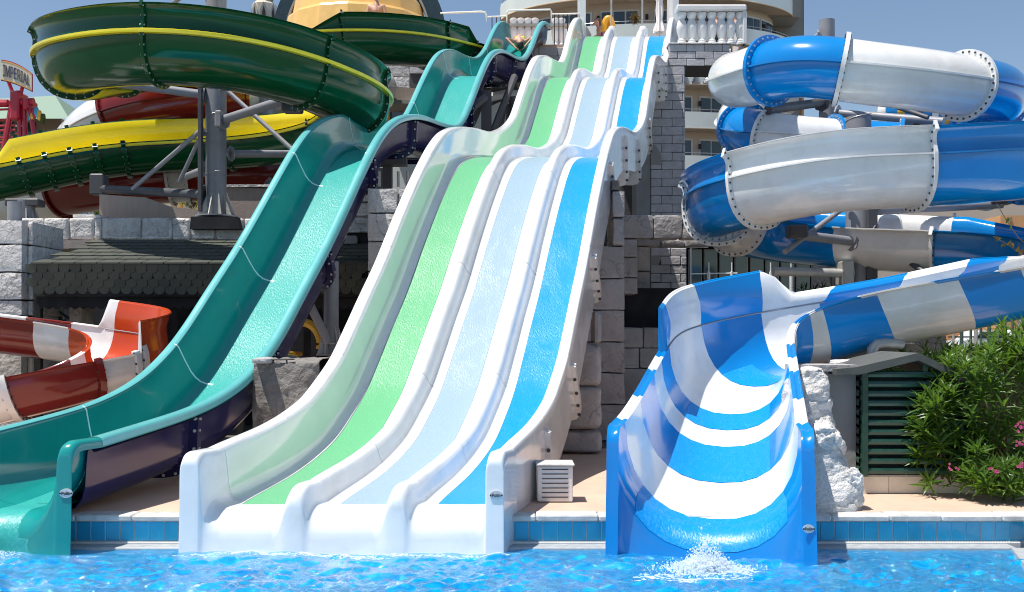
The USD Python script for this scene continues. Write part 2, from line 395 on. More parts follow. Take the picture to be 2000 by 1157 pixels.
# pool water: a rippled skin that mirrors by angle; below it the blue body of the water, half clear down to the liner
LOOK["pool_water"] = usdkit.material(stage, "/World/Looks/pool_water", {
    "g": ("geometry", {}), "m": ("mapping", {"scale": (1.0, 1.35, 1.0)}),
    "n": ("noise_texture", {"scale": 7.0, "detail": 6.0, "roughness": 0.62, "distortion": 0.8}),
    "b": ("bump", {"strength": 0.8, "distance": 0.05}),
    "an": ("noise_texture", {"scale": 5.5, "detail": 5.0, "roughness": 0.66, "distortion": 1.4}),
    "ar": ("rgb_ramp", {"ramp": [(0.28, (0.001, 0.17, 0.50)), (0.46, (0.001, 0.28, 0.66)), (0.60, (0.006, 0.40, 0.76)), (0.76, (0.10, 0.58, 0.84))]}),  # lighter cyan patches stand in for caustic light, put into the colour
    "f": ("fresnel", {"IOR": 1.15}), "gl": ("glossy_bsdf", {"color": (0.88, 0.96, 1.0), "roughness": 0.06}),
    "df": ("diffuse_bsdf", {}), "tr": ("transparent_bsdf", {"color": (0.25, 0.82, 1.0)}),
    "fm": ("math", {"math_type": "multiply", "value2": 0.52}), "body": ("mix_closure", {"fac": 0.30}), "mx": ("mix_closure", {})},
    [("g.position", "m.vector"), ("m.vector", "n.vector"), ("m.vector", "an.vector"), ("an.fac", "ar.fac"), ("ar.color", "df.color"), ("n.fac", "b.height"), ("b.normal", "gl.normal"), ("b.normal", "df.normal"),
     ("df.BSDF", "body.closure1"), ("tr.BSDF", "body.closure2"), ("f.fac", "fm.value1"), ("fm.value", "mx.fac"), ("body.closure", "mx.closure1"), ("gl.BSDF", "mx.closure2")], surface="mx.closure")
LOOK["foam"] = usdkit.material(stage, "/World/Looks/foam", {
    "d": ("diffuse_bsdf", {"color": (0.86, 0.90, 0.93)}), "t": ("translucent_bsdf", {"color": (0.8, 0.9, 0.95)}), "tr": ("transparent_bsdf", {}),
    "m": ("mix_closure", {"fac": 0.4}), "m2": ("mix_closure", {"fac": 0.25})},
    [("d.BSDF", "m.closure1"), ("t.BSDF", "m.closure2"), ("m.closure", "m2.closure1"), ("tr.BSDF", "m2.closure2")], surface="m2.closure")
# ------------------------------------------------------------------ pool, deck, ground
DECK = 0.32
WALL = 11.10     # the tiled pool wall
def struct(name, m, mat, smooth=False):
    return obj(name, m, mat, None, smooth, kind="structure")

# terrain behind and around, out to the horizon, with a hole where the pool is
outer = shapely.box(-1500, -600, 1500, 2500)
hole = Polygon([(-14, WALL + 0.3), (5.9, WALL + 0.3), (5.9, -4), (-14, -4)])
v, f = extrude(outer.difference(hole), 0.05)
struct("ground", (v + [0, 0, DECK - 0.055], f), "ground_soil")
struct("pool_deck", box(-14, 9.0, WALL + 0.22, 17.5, DECK - 0.05, DECK), "deck_pink")
struct("pool_floor", box(-14, 6.2, -4, WALL + 0.25, -1.35, -1.25), "pool_liner")
pw = thing("pool_wall", "tiled wall along the far edge of the pool, with a pale gutter ledge", "pool wall", (-4, WALL, 0))
obj("wall_backing", box(-14, 9, WALL + 0.006, WALL + 0.25, -1.3, 0.262), "grout_white", pw)
tw, th = 0.158, 0.205
n = 0
for i in range(-66, 40):
    x = i * tw + 0.02
    lip = [(-7.0, -4.95), (-3.3, -0.4), (1.2, 2.9)]          # tiles that the slides hide are left out
    if any(a < x and x + tw < b for a, b in lip) or x > 6.0 or x < -7.2:
        continue
    obj("wall_tile", box(x + 0.004, x + tw - 0.004, WALL - 0.006, WALL + 0.004, 0.045, 0.045 + th, 0.004), "tile_blue", pw)
obj("gutter_strip", box(-14, 5.5, WALL - 0.035, WALL - 0.007, -0.4, 0.036, 0.006), "grout_white", pw)
for s, d in ((-1, 0),):
    obj("gutter_ledge", box(-14, 5.36, 10.87, WALL - 0.036, -0.9, 0.018, 0.01), "gutter_grey", pw)
gr = [box(x, x + 0.012, WALL - 0.032, WALL - 0.010, 0.030, 0.040) for x in np.arange(-4.4, 5.4, 0.03)]
obj("gutter_grating", gr, "plastic_white", pw, kind="stuff")
side = Polygon([(5.30, 10.87), (6.2, 10.87), (6.2, -4), (2.2, -4), (5.02, 10.0)])
v, f = extrude(side, 0.9); obj("side_ledge", (v + [0, 0, -0.885], f), "gutter_grey", pw)

cope = thing("pool_coping", "worn pale stone coping along the pool edge", "coping", (0, WALL, DECK))
x = -13.5
while x < 7.5:
    w = 0.62 + 0.06 * math.sin(x * 7.3)
    obj("coping_stone", box(x, x + w - 0.006, WALL - 0.05, WALL + 0.215, 0.264, DECK + 0.006 + 0.003 * math.sin(x * 5), 0.014), "coping_stone", cope)
    x += w

# kerb of cream tiles under the hut and the bushes
kb = thing("planter_kerb", "low kerb of cream tiles under the dark green hut and the oleanders", "kerb", (5, 12.6, DECK))
obj("kerb_core", box(4.20, 9.0, 12.615, 12.9, DECK, 0.535), "concrete_smooth", kb)
for k in range(10):
    obj("kerb_tile", box(4.20 + k * 0.44, 4.635 + k * 0.44, 12.60, 12.618, DECK + 0.003, 0.53, 0.003), "tile_cream", kb)
obj("kerb_top", box(4.2, 9.0, 12.60, 12.9, 0.533, 0.548, 0.004), "coping_stone", kb)

# the water: real waves, finer near the picture's foreground
nx, ny = 430, 250
X = np.linspace(-9.5, 6.0, nx); Y = 4.6 + (10.95 - 4.6) * np.linspace(0, 1, ny)
gx, gy = np.meshgrid(X, Y, indexing="ij")
p3 = np.stack([gx, gy * 1.5, 0 * gx], -1)
ridge = lambda q, s: 1 - np.abs(2 * meshkit.fbm(q, 3, s) - 1)
amp = np.clip((10.95 - gy) / 0.6, 0.25, 1)
gz = amp * (0.16 * (meshkit.fbm(p3 * 1.2, 4, 3) - 0.5) + 0.05 * (ridge(p3 * 2.3 + 5, 11) - 0.7) + 0.09 * (meshkit.fbm(p3 * 4.3, 3, 23) - 0.5) + 0.045 * (meshkit.fbm(p3 * 10.3, 2, 31) - 0.5))
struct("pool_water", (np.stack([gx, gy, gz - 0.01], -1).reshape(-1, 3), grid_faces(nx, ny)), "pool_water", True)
# ------------------------------------------------------------------ the three-lane slide and the teal slide
def prof_fn(tab):
    a = np.array(tab); return PchipInterpolator(a[:, 0], a[:, 1])

white_z = prof_fn([(10.5, .395), (11.0, .405), (11.5, .46), (12.5, .575), (13.6, .82), (14.39, 1.19), (14.82, 1.45), (15.34, 1.88), (15.89, 2.36), (16.55, 2.92), (17.51, 3.85), (18.23, 4.5), (18.69, 4.88), (19.17, 5.24), (19.7, 5.54), (20.4, 5.76), (21.5, 5.97), (23.0, 6.18), (24.2, 6.50), (25.44, 7.05), (26.5, 7.95), (27.5, 8.82), (28.2, 9.26), (29.2, 9.56), (30.5, 9.78), (31.6, 10.02), (32.4, 10.45), (33.2, 11.2), (34.1, 12.0), (35.0, 12.4), (37, 12.5)])

def ramp_grid(cols, zf, xf, ys, yf=None):
    """Points for every y (rows) and profile column (u, h): x shifts sideways along the run, h stands square to the run's slope."""
    cols = np.asarray(cols, float); ys = np.asarray(ys, float)
    e = 1e-3
    sl = (zf(ys + e) - zf(ys - e)) / (2 * e)
    nl = np.sqrt(1 + sl ** 2); ny, nz = -sl / nl, 1 / nl
    if cols.ndim == 2:
        cols = np.broadcast_to(cols, (len(ys),) + cols.shape)
    u, h = cols[..., 0], cols[..., 1]
    return np.stack([xf(ys)[:, None] + u + 0.233 * h * ny[:, None], ys[:, None] + h * ny[:, None], zf(ys)[:, None] + h * nz[:, None]], -1)

def drop_rows(cols, zf, xf, y0, yend, fixed=(), r0=0.30, r1=0.14, hmax=0.62, zlow=-0.15, steps=9):
    """Rows that carry the profile over the lip and down into the water."""
    cols = np.asarray(cols, float); g = ramp_grid(cols, zf, xf, [y0])[0]
    r = np.interp(cols[:, 1], [0, hmax], [r0, r1])
    rows = [g.copy()]
    for t in np.linspace(0, 1, steps):
        q = g.copy()
        a = t * math.pi / 2
        q[:, 1] = yend + r - r * math.sin(a); q[:, 2] = g[:, 2] - r * (1 - math.cos(a))
        q[:, 0] = g[:, 0] + (xf(q[:, 1]) - xf(np.array([y0]))[0])
        for k in fixed:
            q[k] = g[k] + [0, 0, -0.35 * t]
        rows.append(q)
    for t in (0.5, 1.0):
        q = rows[-1].copy(); q[:, 2] = q[:, 2] * (1 - t) + zlow * t; q[:, 1] -= 0.03 * t
        for k in fixed:
            q[k] = rows[-1][k]; q[k, 2] = zlow - 0.05
        rows.append(q)
    return rows[::-1]

def closed_rows(V):
    """rows x closed loop, ends filled by a fan."""
    n, m, _ = V.shape
    return geo((V.reshape(-1, 3), grid_faces(n, m, True)))

wx = lambda y: -2.995 + 0.2333 * (np.asarray(y) - 11.0)
LP = 1.07
def divider(b):
    return [(b + .545, .0), (b + .58, .012), (b + .615, .05), (b + .65, .13), (b + .68, .205), (b + .71, .25), (b + .745, .27), (b + .80, .272), (b + .835, .262), (b + .86, .235), (b + .875, .19), (b + .895, .09), (b + .915, .03), (b + .945, .006), (b + .99, .0)]
wcols = [(-.405, -.26), (-.405, .50), (-.40, .575), (-.385, .61), (-.36, .622), (-.245, .622), (-.225, .612), (-.212, .585), (-.20, .54), (-.185, .16), (-.165, .08), (-.13, .03), (-.08, .006), (-.03, 0)]
wcols += [(0.0, 0), (.52, 0)] + divider(0) + [(LP, 0), (LP + .52, 0)] + divider(LP) + [(2 * LP, 0), (2 * LP + .52, 0)]
wcols += [(2.70, .006), (2.735, .03), (2.765, .08), (2.785, .16), (2.80, .54), (2.812, .585), (2.825, .612), (2.845, .622), (2.955, .622), (2.975, .61), (2.988, .575), (2.992, .50), (2.992, -.26)]
wcols = np.array(wcols)

ts = thing("water_slide", "wide white three-lane slide with green, pale blue and bright blue lanes ending in the pool", "water slide", (-1.7, 11.5, 0))
breaks = [11.25, 12.9, 14.9, 16.9, 18.9, 20.9, 23.3, 25.8, 28.2, 30.6, 33.0, 35.0, 37.0]
front = drop_rows(wcols, white_z, wx, 11.25, 10.72, fixed=(0, len(wcols) - 1))
obj("slide_section", closed_rows(np.array(front)), "gel_white", ts, 40, label="white lip of the three lanes, rounded down into the water")
for a, b in zip(breaks[:-1], breaks[1:]):
    ys = np.linspace(a, b - 0.006, max(8, int((b - a) / 0.085)))
    obj("slide_section", closed_rows(ramp_grid(wcols, white_z, wx, ys)), "gel_white", ts, 40)
for k, (m, c) in enumerate((("mat_green", "bright green"), ("mat_pale_blue", "pale blue"), ("mat_blue", "bright blue"))):
    u0, u1 = k * LP, k * LP + .52
    lc = np.array([(u0, .001), (u0 + .006, .008), (u0 + .02, .009), (u1 - .02, .009), (u1 - .006, .008), (u1, .001)])
    obj("lane", closed_rows(ramp_grid(lc, white_z, wx, np.linspace(11.07, 35.2, 330))), m, ts, 40, label=f"{c} lane")
    obj("lane_edge", closed_rows(ramp_grid(np.array([(u0 - .010, .001), (u0 - .010, .006), (u0 - .001, .006), (u0 - .001, .001)]), white_z, wx, np.linspace(11.07, 35.2, 260))), "seal_grey" if k == 0 else "gel_white", ts)
wl = wcols[7:13] + np.array([[.004, .0]] * 6)
obj("wall_panel", loop_mesh(ramp_grid(np.vstack([wl, (wl - [.003, 0])[::-1]]), white_z, wx, np.linspace(11.3, 35.0, 300))), "gel_white_lane_tint", ts, 40, label="glossy inner face of the white left wall, green lane reflection put into its colour")
# joint flanges below the shell, with bolts on the ends that show on the right
for a in breaks[1:-2]:
    fc = [(-.46, -.05), (-.46, -.46), (-.40, -.55), (-.30, -.58), (2.86, -.58), (2.98, -.55), (3.05, -.46), (3.06, -.30), (3.06, .42), (2.9925, .45), (2.9925, -.262), (-.406, -.262), (-.406, -.05)]
    for dy in (-0.045, 0.012):
        lo = ramp_grid(fc, white_z, wx, [a + dy - 0.016, a + dy + 0.012])
        poly = trimesh.creation.extrude_polygon(Polygon(fc), 1.0, engine="earcut")
        tri = np.asarray(poly.faces)[:0]
        nn = len(fc)
        pv, pf = trimesh.creation.triangulate_polygon(Polygon(fc), engine="earcut")
        idx = [int(np.argmin(np.abs(np.asarray(fc) - q).sum(1))) for q in pv]
        pf = np.array(idx)[pf]
        vv = lo.reshape(-1, 3)
        ff = np.vstack([geo((vv, grid_faces(2, nn, True)))[1], pf[:, ::-1], pf + nn])
        fl = obj("joint_flange", (vv, ff), "gel_white", ts)
    bl = []
    for h in (-.45, -.28, -.05, .2):
        for dy in (-0.066, 0.03):
            c = ramp_grid([(3.03, h)], white_z, wx, [a + dy])[0, 0]
            bl.append(cyl(c - [0, 0.012, 0], c + [0, 0.012, 0], 0.026, n=8))
    obj("bolts", bl, "bolt_dark", fl, kind="stuff")
# tall white gate panels at the top
for u0, u1 in ((-.40, -.22), (2.80, 2.99)):
    x0 = float(wx(35.6)) + u0
    obj("gate_panel", front_plate([(x0, 12.2), (x0 + (u1 - u0) + .02, 12.2), (x0 + (u1 - u0) + .02, 15.0), (x0, 15.0)], 35.3, 36.6), "gel_white", ts)
for k, w in ((0, .705), (1, .705 + LP)):
    x0 = float(wx(35.3)) + w
    obj("divider_cap", lathe([(0.001, 1.12), (.10, 1.08), (.15, .98), (.165, .8), (.165, 0)], (x0 + .06, 35.25, 11.75), 20), "gel_white", ts, 40)
    obj("grab_pole", cyl((x0 + .05, 35.35, 12.3), (x0 + .05, 35.35, 15.2), 0.028, n=10), "galvanised", ts)
obj("start_tub", box(float(wx(36)) - .2, float(wx(36)) + 2.8, 36.0, 37.6, 12.5, 12.72, .05), "gel_white", ts, label="white starting tub at the top of the lanes")
obj("support_beam", box(.05, 1.35, 18.9, 19.2, 3.55, 3.85), "steel_dark", ts)

def plaque(parent, c, w, s=1.0):
    """Oval maker's plate with lettering, facing the pool."""
    a = np.linspace(0, 2 * np.pi, 28, endpoint=False)
    o = obj("plaque", front_plate([(c[0] + w / 2 * math.cos(t), c[2] + w * .36 * math.sin(t)) for t in a], c[1] - .012, c[1]), "plaque_metal", parent)
    m = meshkit.text_mesh("Polin", w * .24, .004, bold=True); v, f = geo(m)
    v = v - [v[:, 0].mean() * 0 + (v[:, 0].max() + v[:, 0].min()) / 2, (v[:, 1].max() + v[:, 1].min()) / 2, 0]
    v[:, 0] *= w * .66 / np.ptp(v[:, 0])
    obj("lettering", (np.column_stack([c[0] + v[:, 0], c[1] - .0125 - v[:, 2], c[2] + v[:, 1]]), f), "ink", o)
    for sx in (-1, 1):
        obj("rivet", cyl((c[0] + sx * w * .43, c[1] - .018, c[2]), (c[0] + sx * w * .43, c[1] - .006, c[2]), .009, n=8), "ink", o)

plaque(ts, (-.165, 10.712, .60), .135)

# --- teal slide
rim = [(10.5, 1.105), (10.75, 1.12), (11.7, 1.2), (13.2, 1.36), (14.2, 1.6), (14.7, 1.82), (15.4, 2.26), (16.1, 2.87), (17.1, 3.72), (18.0, 4.58), (18.96, 5.52), (19.6, 6.08), (20.3, 6.5), (21.1, 6.78), (22.2, 7.0), (23.5, 7.12), (24.76, 7.32), (25.5, 7.75), (26.2, 8.4), (27.1, 9.25), (27.9, 9.88), (28.6, 10.2), (29.4, 10.42), (31, 10.65), (32, 10.9), (33, 11.45), (34, 12.3), (35, 12.95), (36.5, 13.2)]
rz_ = prof_fn(rim)
yy = np.linspace(10.5, 36.5, 1200); sl = np.gradient(rz_(yy), yy); nl = np.sqrt(1 + sl ** 2)
fy, fz = yy + .74 * sl / nl, rz_(yy) - .74 / nl
o_ = np.argsort(fy); fy, fz = fy[o_], fz[o_]
g_ = np.linspace(10.4, 36.6, 260)
tz0 = np.interp(g_, fy, fz); tz0 = np.convolve(np.pad(tz0, 4, mode="edge"), np.ones(9) / 9, "valid")
teal_z = PchipInterpolator(g_, tz0)
tx = lambda y: 0.2333 * np.asarray(y) - 7.857
half = [(-.80, .64), (-.80, .70), (-.785, .735), (-.75, .752), (-.69, .752), (-.66, .735), (-.645, .70), (-.625, .45), (-.60, .25), (-.565, .14), (-.51, .06), (-.43, .015), (-.33, 0), (-.15, -.002)]
inn = np.array(half + [(0, -.003)] + [(-u, h) for u, h in half[::-1]])
def inset(a, t):
    """The line moved outward (down/away) by t."""
    d = np.gradient(a, axis=0); d /= np.linalg.norm(d, axis=1, keepdims=True)
    return a + np.column_stack([d[:, 1], -d[:, 0]]) * t
tout = inset(inn, .014)
tl = thing("water_slide", "single teal slide with navy underside running down over humps at the left", "water slide", (-5, 11.5, 0))
tb = [11.2, 13.2, 15.6, 17.6, 19.6, 21.8, 24.2, 26.4, 28.6, 31.0, 33.4, 36.2]
loopc = np.vstack([inn, tout[::-1]])
hm = .752
def rounder(c, w):
    """The trough's lower corners fill out to a wide curve (w 0 to 1) near the end."""
    c = np.array(c); k = np.clip((np.abs(c[:, 0]) - .16) / .50, 0, .985)
    arc_ = .74 * (1 - np.sqrt(1 - k ** 2))
    c[:, 1] = np.where(np.abs(c[:, 0]) < .66, c[:, 1] + w * np.maximum(arc_ - c[:, 1], 0), c[:, 1])
    return c
front_loop = np.vstack([rounder(inn, 1), rounder(tout, 1)[::-1]])
fr = drop_rows(front_loop, teal_z, tx, 11.2, 10.66, r0=.34, r1=.16, hmax=hm)
obj("slide_section", loop_mesh(np.array(fr)), "gel_teal", tl, 40, label="teal lip of the slide, rounded down into the water")
for a, b in zip(tb[:-1], tb[1:]):
    ys = np.linspace(a + .004, b - .004, max(8, int((b - a) / 0.085)))
    cc = np.array([np.vstack([rounder(inn, q), rounder(tout, q)[::-1]]) for q in np.clip((13.1 - ys) / 1.8, 0, 1) ** 1.3])
    obj("slide_section", loop_mesh(ramp_grid(cc, teal_z, tx, ys)), "gel_teal", tl, 40)
    # light rim and wet floor as thin skins
for sgn in (1, -1):
    rc = np.array([(sgn * u, h) for u, h in [(-.803, .655), (-.803, .702), (-.787, .739), (-.75, .757), (-.69, .757), (-.657, .738), (-.657, .734), (-.69, .752), (-.75, .752), (-.785, .733), (-.80, .70), (-.80, .655)]])
    obj("rim", closed_rows(ramp_grid(rc, teal_z, tx, np.linspace(11.2, 36.2, 300))), "gel_teal_rim", tl, 40, label="pale teal rim")
wc = np.array([(-.40, .012), (-.36, .006), (-.16, .006), (.16, .006), (.36, .006), (.42, .016), (.42, .012), (.16, .002), (-.16, .002), (-.40, .008)])
obj("wet_floor", closed_rows(np.concatenate([np.array(drop_rows(wc, teal_z, tx, 11.2, 10.655, r0=.34, r1=.34, hmax=hm)), ramp_grid(wc, teal_z, tx, np.linspace(11.22, 32.5, 280))])), "wet_teal", tl, 40)
obj("runnel", closed_rows(ramp_grid(np.array([(.02, .0065), (.02, .009), (.36, .010), (.36, .0065)]), teal_z, tx, np.linspace(11.25, 31, 250))), "wet_teal", tl, 40)
# navy shell
nh = [(-.765, .60), (-.735, .64), (-.70, .62), (-.675, .45), (-.65, .22), (-.61, .09), (-.54, .0), (-.44, -.05), (-.3, -.07)]
nav = np.array(nh + [(0, -.075)] + [(-u, h) for u, h in nh[::-1]])
nco = np.vstack([inset(nav, -.012), nav[::-1]])
for a, b in zip([11.1] + tb[1:-1], tb[1:]):
    obj("shell_section", loop_mesh(ramp_grid(nco, teal_z, tx, np.linspace(a + .004, b - .004, max(8, int((b - a) / 0.1))))), "gel_navy", tl, 40)
for a in tb[1:-1]:
    # pale seam bead inside and a bolted flange outside
    ic = np.vstack([inset(inn[4:-4], -.006), inset(inn[4:-4], -.001)[::-1]])
    obj("seam_bead", loop_mesh(ramp_grid(ic, teal_z, tx, [a - .010, a + .010])), "seal_white", tl)
    oc = np.vstack([inset(nav[1:-1], .004), inset(nav[1:-1], .11)[::-1]])
    fl = obj("joint_flange", loop_mesh(ramp_grid(oc, teal_z, tx, [a - .05, a + .05])), "gel_navy", tl)
    bo = []
    mid = inset(nav[1:-1], .075)
    for j in range(1, len(mid) - 1):
        c = ramp_grid([mid[j]], teal_z, tx, [a - .053])[0, 0]
        bo.append(cyl(c - [0, .012, 0], c + [0, .012, 0], .02, n=8))
        c2 = ramp_grid([inset(nav[1:-1], .111)[j]], teal_z, tx, [a])[0, 0]
        bo.append(cyl(c2 - [.012, 0, 0], c2 + [.012, 0, 0], .018, n=8))
    obj("bolts", bo, "bolt_pale", fl, kind="stuff")
plaque(tl, (float(tx(10.66)) + .735, 10.650, .63), .135)
# ------------------------------------------------------------------ flumes and tubes
def bowl(r, dp, k=15, pw=2.4):
    a = np.linspace(0, np.pi, k)
    x = -np.sign(np.cos(a)) * np.abs(np.cos(a)) ** (2 / pw) * r
    y = -np.abs(np.sin(a)) ** (2 / pw) * dp
    return np.column_stack([x, y])

def flume_prof(r=.62, dp=.70, eL=0.0, eR=0.0, lip=.09, pw=2.4, flare=1.0):
    """Inner line of an open flume from the top of its left wall to the top of its right wall; eL, eR raise the walls above the rim seam."""
    def wall(e, s):
        if e < .05:
            return np.array([(s * (r + lip), .000), (s * (r + lip), .012), (s * (r + lip * .6), .02), (s * (r + .02), .021), (s * (r + .006), .018), (s * r, .012), (s * r, .006)])
        return np.array([(s * (r + lip * flare + .02), e - .01), (s * (r + lip * flare + .02), e), (s * (r + lip * .5 * flare), e - .03), (s * (r + .0), e * .78), (s * (r - .03), e * .55), (s * (r - .02), e * .25), (s * r, .02)])
    return np.vstack([wall(eL, -1), bowl(r, dp, pw=pw), wall(eR, 1)[::-1]])

def outward(a, t):
    d = np.gradient(a, axis=-2); d = d / (np.linalg.norm(d, axis=-1, keepdims=True) + 1e-9)
    return a + np.stack([d[..., 1], -d[..., 0]], -1) * t

def rows_of(path, fn):
    n = len(path.s)
    return np.array([fn(path.s[i]) for i in range(n)])

def flange_at(path, outer, i, mat, parent, h=.085, w=.045, bolts=True, k0=0, k1=None, bmat="bolt_dark", every=1):
    """A bolted ring round the outside at step i: outer (k,2)."""
    o = outer[k0:k1]
    lo = np.vstack([outward(o, .002), outward(o, h)[::-1]])
    C, L, U, T = path.c[i], path.l[i], path.u[i], path.t[i]
    V = np.stack([C + T * dx + lo[:, :1] * L + lo[:, 1:] * U for dx in (-w, w)])
    fl = obj("joint_flange", loop_mesh(V), mat, parent, 30)
    if bolts:
        m = outward(o, h * .55); seg = np.r_[0, np.cumsum(np.linalg.norm(np.diff(m, axis=0), axis=1))]
        b = []
        for s in np.arange(.06, seg[-1] - .03, .115 * every):
            q = np.array([np.interp(s, seg, m[:, 0]), np.interp(s, seg, m[:, 1])])
            c = C + q[0] * L + q[1] * U
            b.append(cyl(c - T * (w + .014), c + T * (w + .014), .019, n=6))
        obj("bolts", b, bmat, fl, kind="stuff")
    return fl

def by_px(path, px, a, b, u=0.0):
    """The step between steps a and b whose centre the picture shows nearest to column px."""
    c = path.c[a:b] + u * path.l[a:b]
    q = 1000 + 2000 * c[:, 0] / c[:, 1]
    return a + int(np.argmin(np.abs(q - px)))

def arm(col, name, a, b, r=.075, mat="steel_paint", plate=True):
    o = obj(name, cyl(a, b, r, n=12), mat, col, 40)
    if plate:
        d = (np.asarray(b) - a) / np.linalg.norm(np.asarray(b) - a)
        obj("end_plate", cyl(a, np.asarray(a) + d * .03, r * 2.1, n=8), mat, o)
    return o

def round_column(name, label, x, y, z0, z1, r, gussets=8, cap=True, seams=True, group=None):
    c = thing(name, label, "column", (x, y, z0), group=group)
    obj("shaft", lathe([(.001, z0), (r, z0), (r, z1), (r - .012, z1), (r - .012, z1 - .15), (.001, z1 - .15)] if cap else [(.001, z0), (r, z0), (r, z1), (.001, z1)], (x, y, 0), 28), "steel_paint", c, 40)
    if seams:
        a = np.linspace(-.3, math.pi + .3, 20)
        for z in np.arange(z0 + .9, z1, 1.28):
            obj("weld_seam", tube(np.column_stack([x + (r + .002) * np.cos(a + math.pi), y + (r + .002) * np.sin(a + math.pi), z + .16 * a / math.pi]), .007, 5), "galvanised", c)
    obj("base_plate", lathe([(.001, 0), (r * 2, 0), (r * 2, .03), (.001, .03)], (x, y, z0), 24), "steel_paint", c, 30)
    for k in range(gussets):
        t = k * 2 * math.pi / gussets + .2
        d = np.array([math.cos(t), math.sin(t)])
        w = np.array([-d[1], d[0]]) * .012
        tri = [(r, .03), (r * 1.9, .03), (r * 1.75, .10), (r, .50)]
        v = np.array([[x + d[0] * q + w[0] * s, y + d[1] * q + w[1] * s, z0 + h] for s in (-1, 1) for q, h in tri])
        f = [[0, 1, 2], [0, 2, 3], [4, 6, 5], [4, 7, 6]] + [t3 for k2 in range(4) for t3 in ([k2, (k2 + 1) % 4 + 4, (k2 + 1) % 4], [k2, k2 + 4, (k2 + 1) % 4 + 4])]
        obj("gusset", (v, np.array(f)), "galvanised", c)
    return c

# ---------------------------------------------------------------- the blue and white slide at the right
rs = thing("flume_slide", "blue and white striped flume coiling down at the right to a wide pool mouth", "water slide", (2.06, 10.6, 0))
RB = [  # rim-level centre line, flowing down: (x, y, z)
    (6.9, 26.2, 8.3), (6.0, 25.2, 7.9), (5.35, 24.0, 7.35), (5.15, 22.8, 6.85), (5.5, 21.95, 6.52), (6.9, 22.05, 6.40), (8.3, 22.0, 6.31),
    (9.4, 21.3, 6.12), (9.9, 19.7, 5.85), (9.35, 17.9, 5.40), (8.1, 16.85, 5.22), (6.5, 16.45, 5.07), (5.2, 16.5, 5.0), (4.25, 17.2, 4.88), (3.82, 18.6, 4.80), (4.15, 19.9, 4.68), (5.0, 20.6, 4.52), (6.2, 20.2, 4.32), (7.3, 19.2, 4.14), (8.5, 18.2, 3.98), (9.1, 16.7, 3.75), (8.3, 15.1, 3.46), (7.0, 14.45, 3.20), (5.8, 14.3, 2.97), (4.7, 14.35, 2.76), (3.75, 14.2, 2.56), (3.08, 13.7, 2.36), (2.72, 12.9, 2.12), (2.42, 11.9, 1.74), (2.075, 10.75, 1.34)]
rp = Path(RB, .06)
kn = lambda q: rp.knot(q - 9)
TUBE_END = kn(15)                       # closed tube to here, open flume after
K = len(flume_prof())
circ = bowl(.515, .515, 40, 2.0)
full = np.vstack([circ, circ[::-1][1:-1] * [1, -1]])
full = np.vstack([full, full[:1]])
def tube_section(path, parent, i0, i1, mat, r=.50):
    rows = slice(i0, i1 + 1)
    a = np.linspace(0, 2 * np.pi, 41)
    inn_ = np.column_stack([-(r - .012) * np.cos(a), -(r - .012) * np.sin(a)])
    out_ = inn_ * (r / (r - .012))
    o = obj("tube_section", shell(path, inn_, out_, i0, i1), mat, parent, 40)
    for s in (-1, 1):
        pr = [(s * (r - .004), -.014), (s * (r + .055), -.014), (s * (r + .055), .014), (s * (r - .004), .014)]
        obj("seam_lip", closed_rows(path.put(pr, i0, i1)), mat, o)
    return o
ang_ = np.linspace(0, 2 * np.pi, 41)
ring_line = np.column_stack([-.50 * np.cos(ang_), -.50 * np.sin(ang_)])

# closed part of the flume slide: bounds read off the picture columns where the colours change
b5 = by_px(rp, 1497, kn(12.4), kn(15)); b6 = by_px(rp, 1625, kn(13), kn(15)); b7 = kn(15); b4 = kn(12.0)
for i0, i1, m in [(0, b4, "gel_white"), (b4, b5, "gel_blue"), (b5, b6, "gel_white"), (b6, b7, "gel_blue")]:
    tube_section(rp, rs, i0, i1, m)
for i, m in {b4: "gel_blue", b5: "gel_white", b6: "gel_blue", b7: "gel_blue"}.items():
    flange_at(rp, ring_line, i, m, rs, h=.10, w=.035, bmat="bolt_dark" if m == "gel_white" else "bolt_pale")
# the closed tube slide above
us = thing("tube_slide", "closed blue and white tube curving across the top right of the coil", "water slide", (6.6, 16.8, 6.4))
UB = [(7.4, 25.5, 8.7), (6.2, 23.6, 8.35), (5.0, 21.3, 7.7), (4.22, 19.4, 7.1), (4.2, 17.9, 6.78), (4.8, 16.95, 6.70), (5.6, 16.65, 6.54), (6.6, 16.8, 6.46), (7.6, 17.25, 6.46), (8.6, 18.2, 6.58), (9.3, 19.7, 6.72), (9.75, 21.5, 6.6), (10.8, 24, 6.3), (12.5, 27, 6.0)]
up_ = Path(UB, .06)
c1_ = by_px(up_, 1505, up_.knot(4.2), up_.knot(6)); c2_ = by_px(up_, 1645, up_.knot(5), up_.knot(7)); c3_ = by_px(up_, 1885, up_.knot(7), up_.knot(9.4)); c4_ = up_.knot(10.1)
for i0, i1, m in [(0, c1_, "gel_white"), (c1_, c2_, "gel_blue"), (c2_, c3_, "gel_white"), (c3_, c4_, "gel_blue"), (c4_, len(up_.s) - 1, "gel_blue")]:
    tube_section(up_, us, i0, i1, m)
for i, m in {c1_: "gel_blue", c2_: "gel_white", c3_: "gel_white", c4_: "gel_blue"}.items():
    flange_at(up_, ring_line, i, m, us, h=.10, w=.035, bmat="bolt_dark" if m == "gel_white" else "bolt_pale")

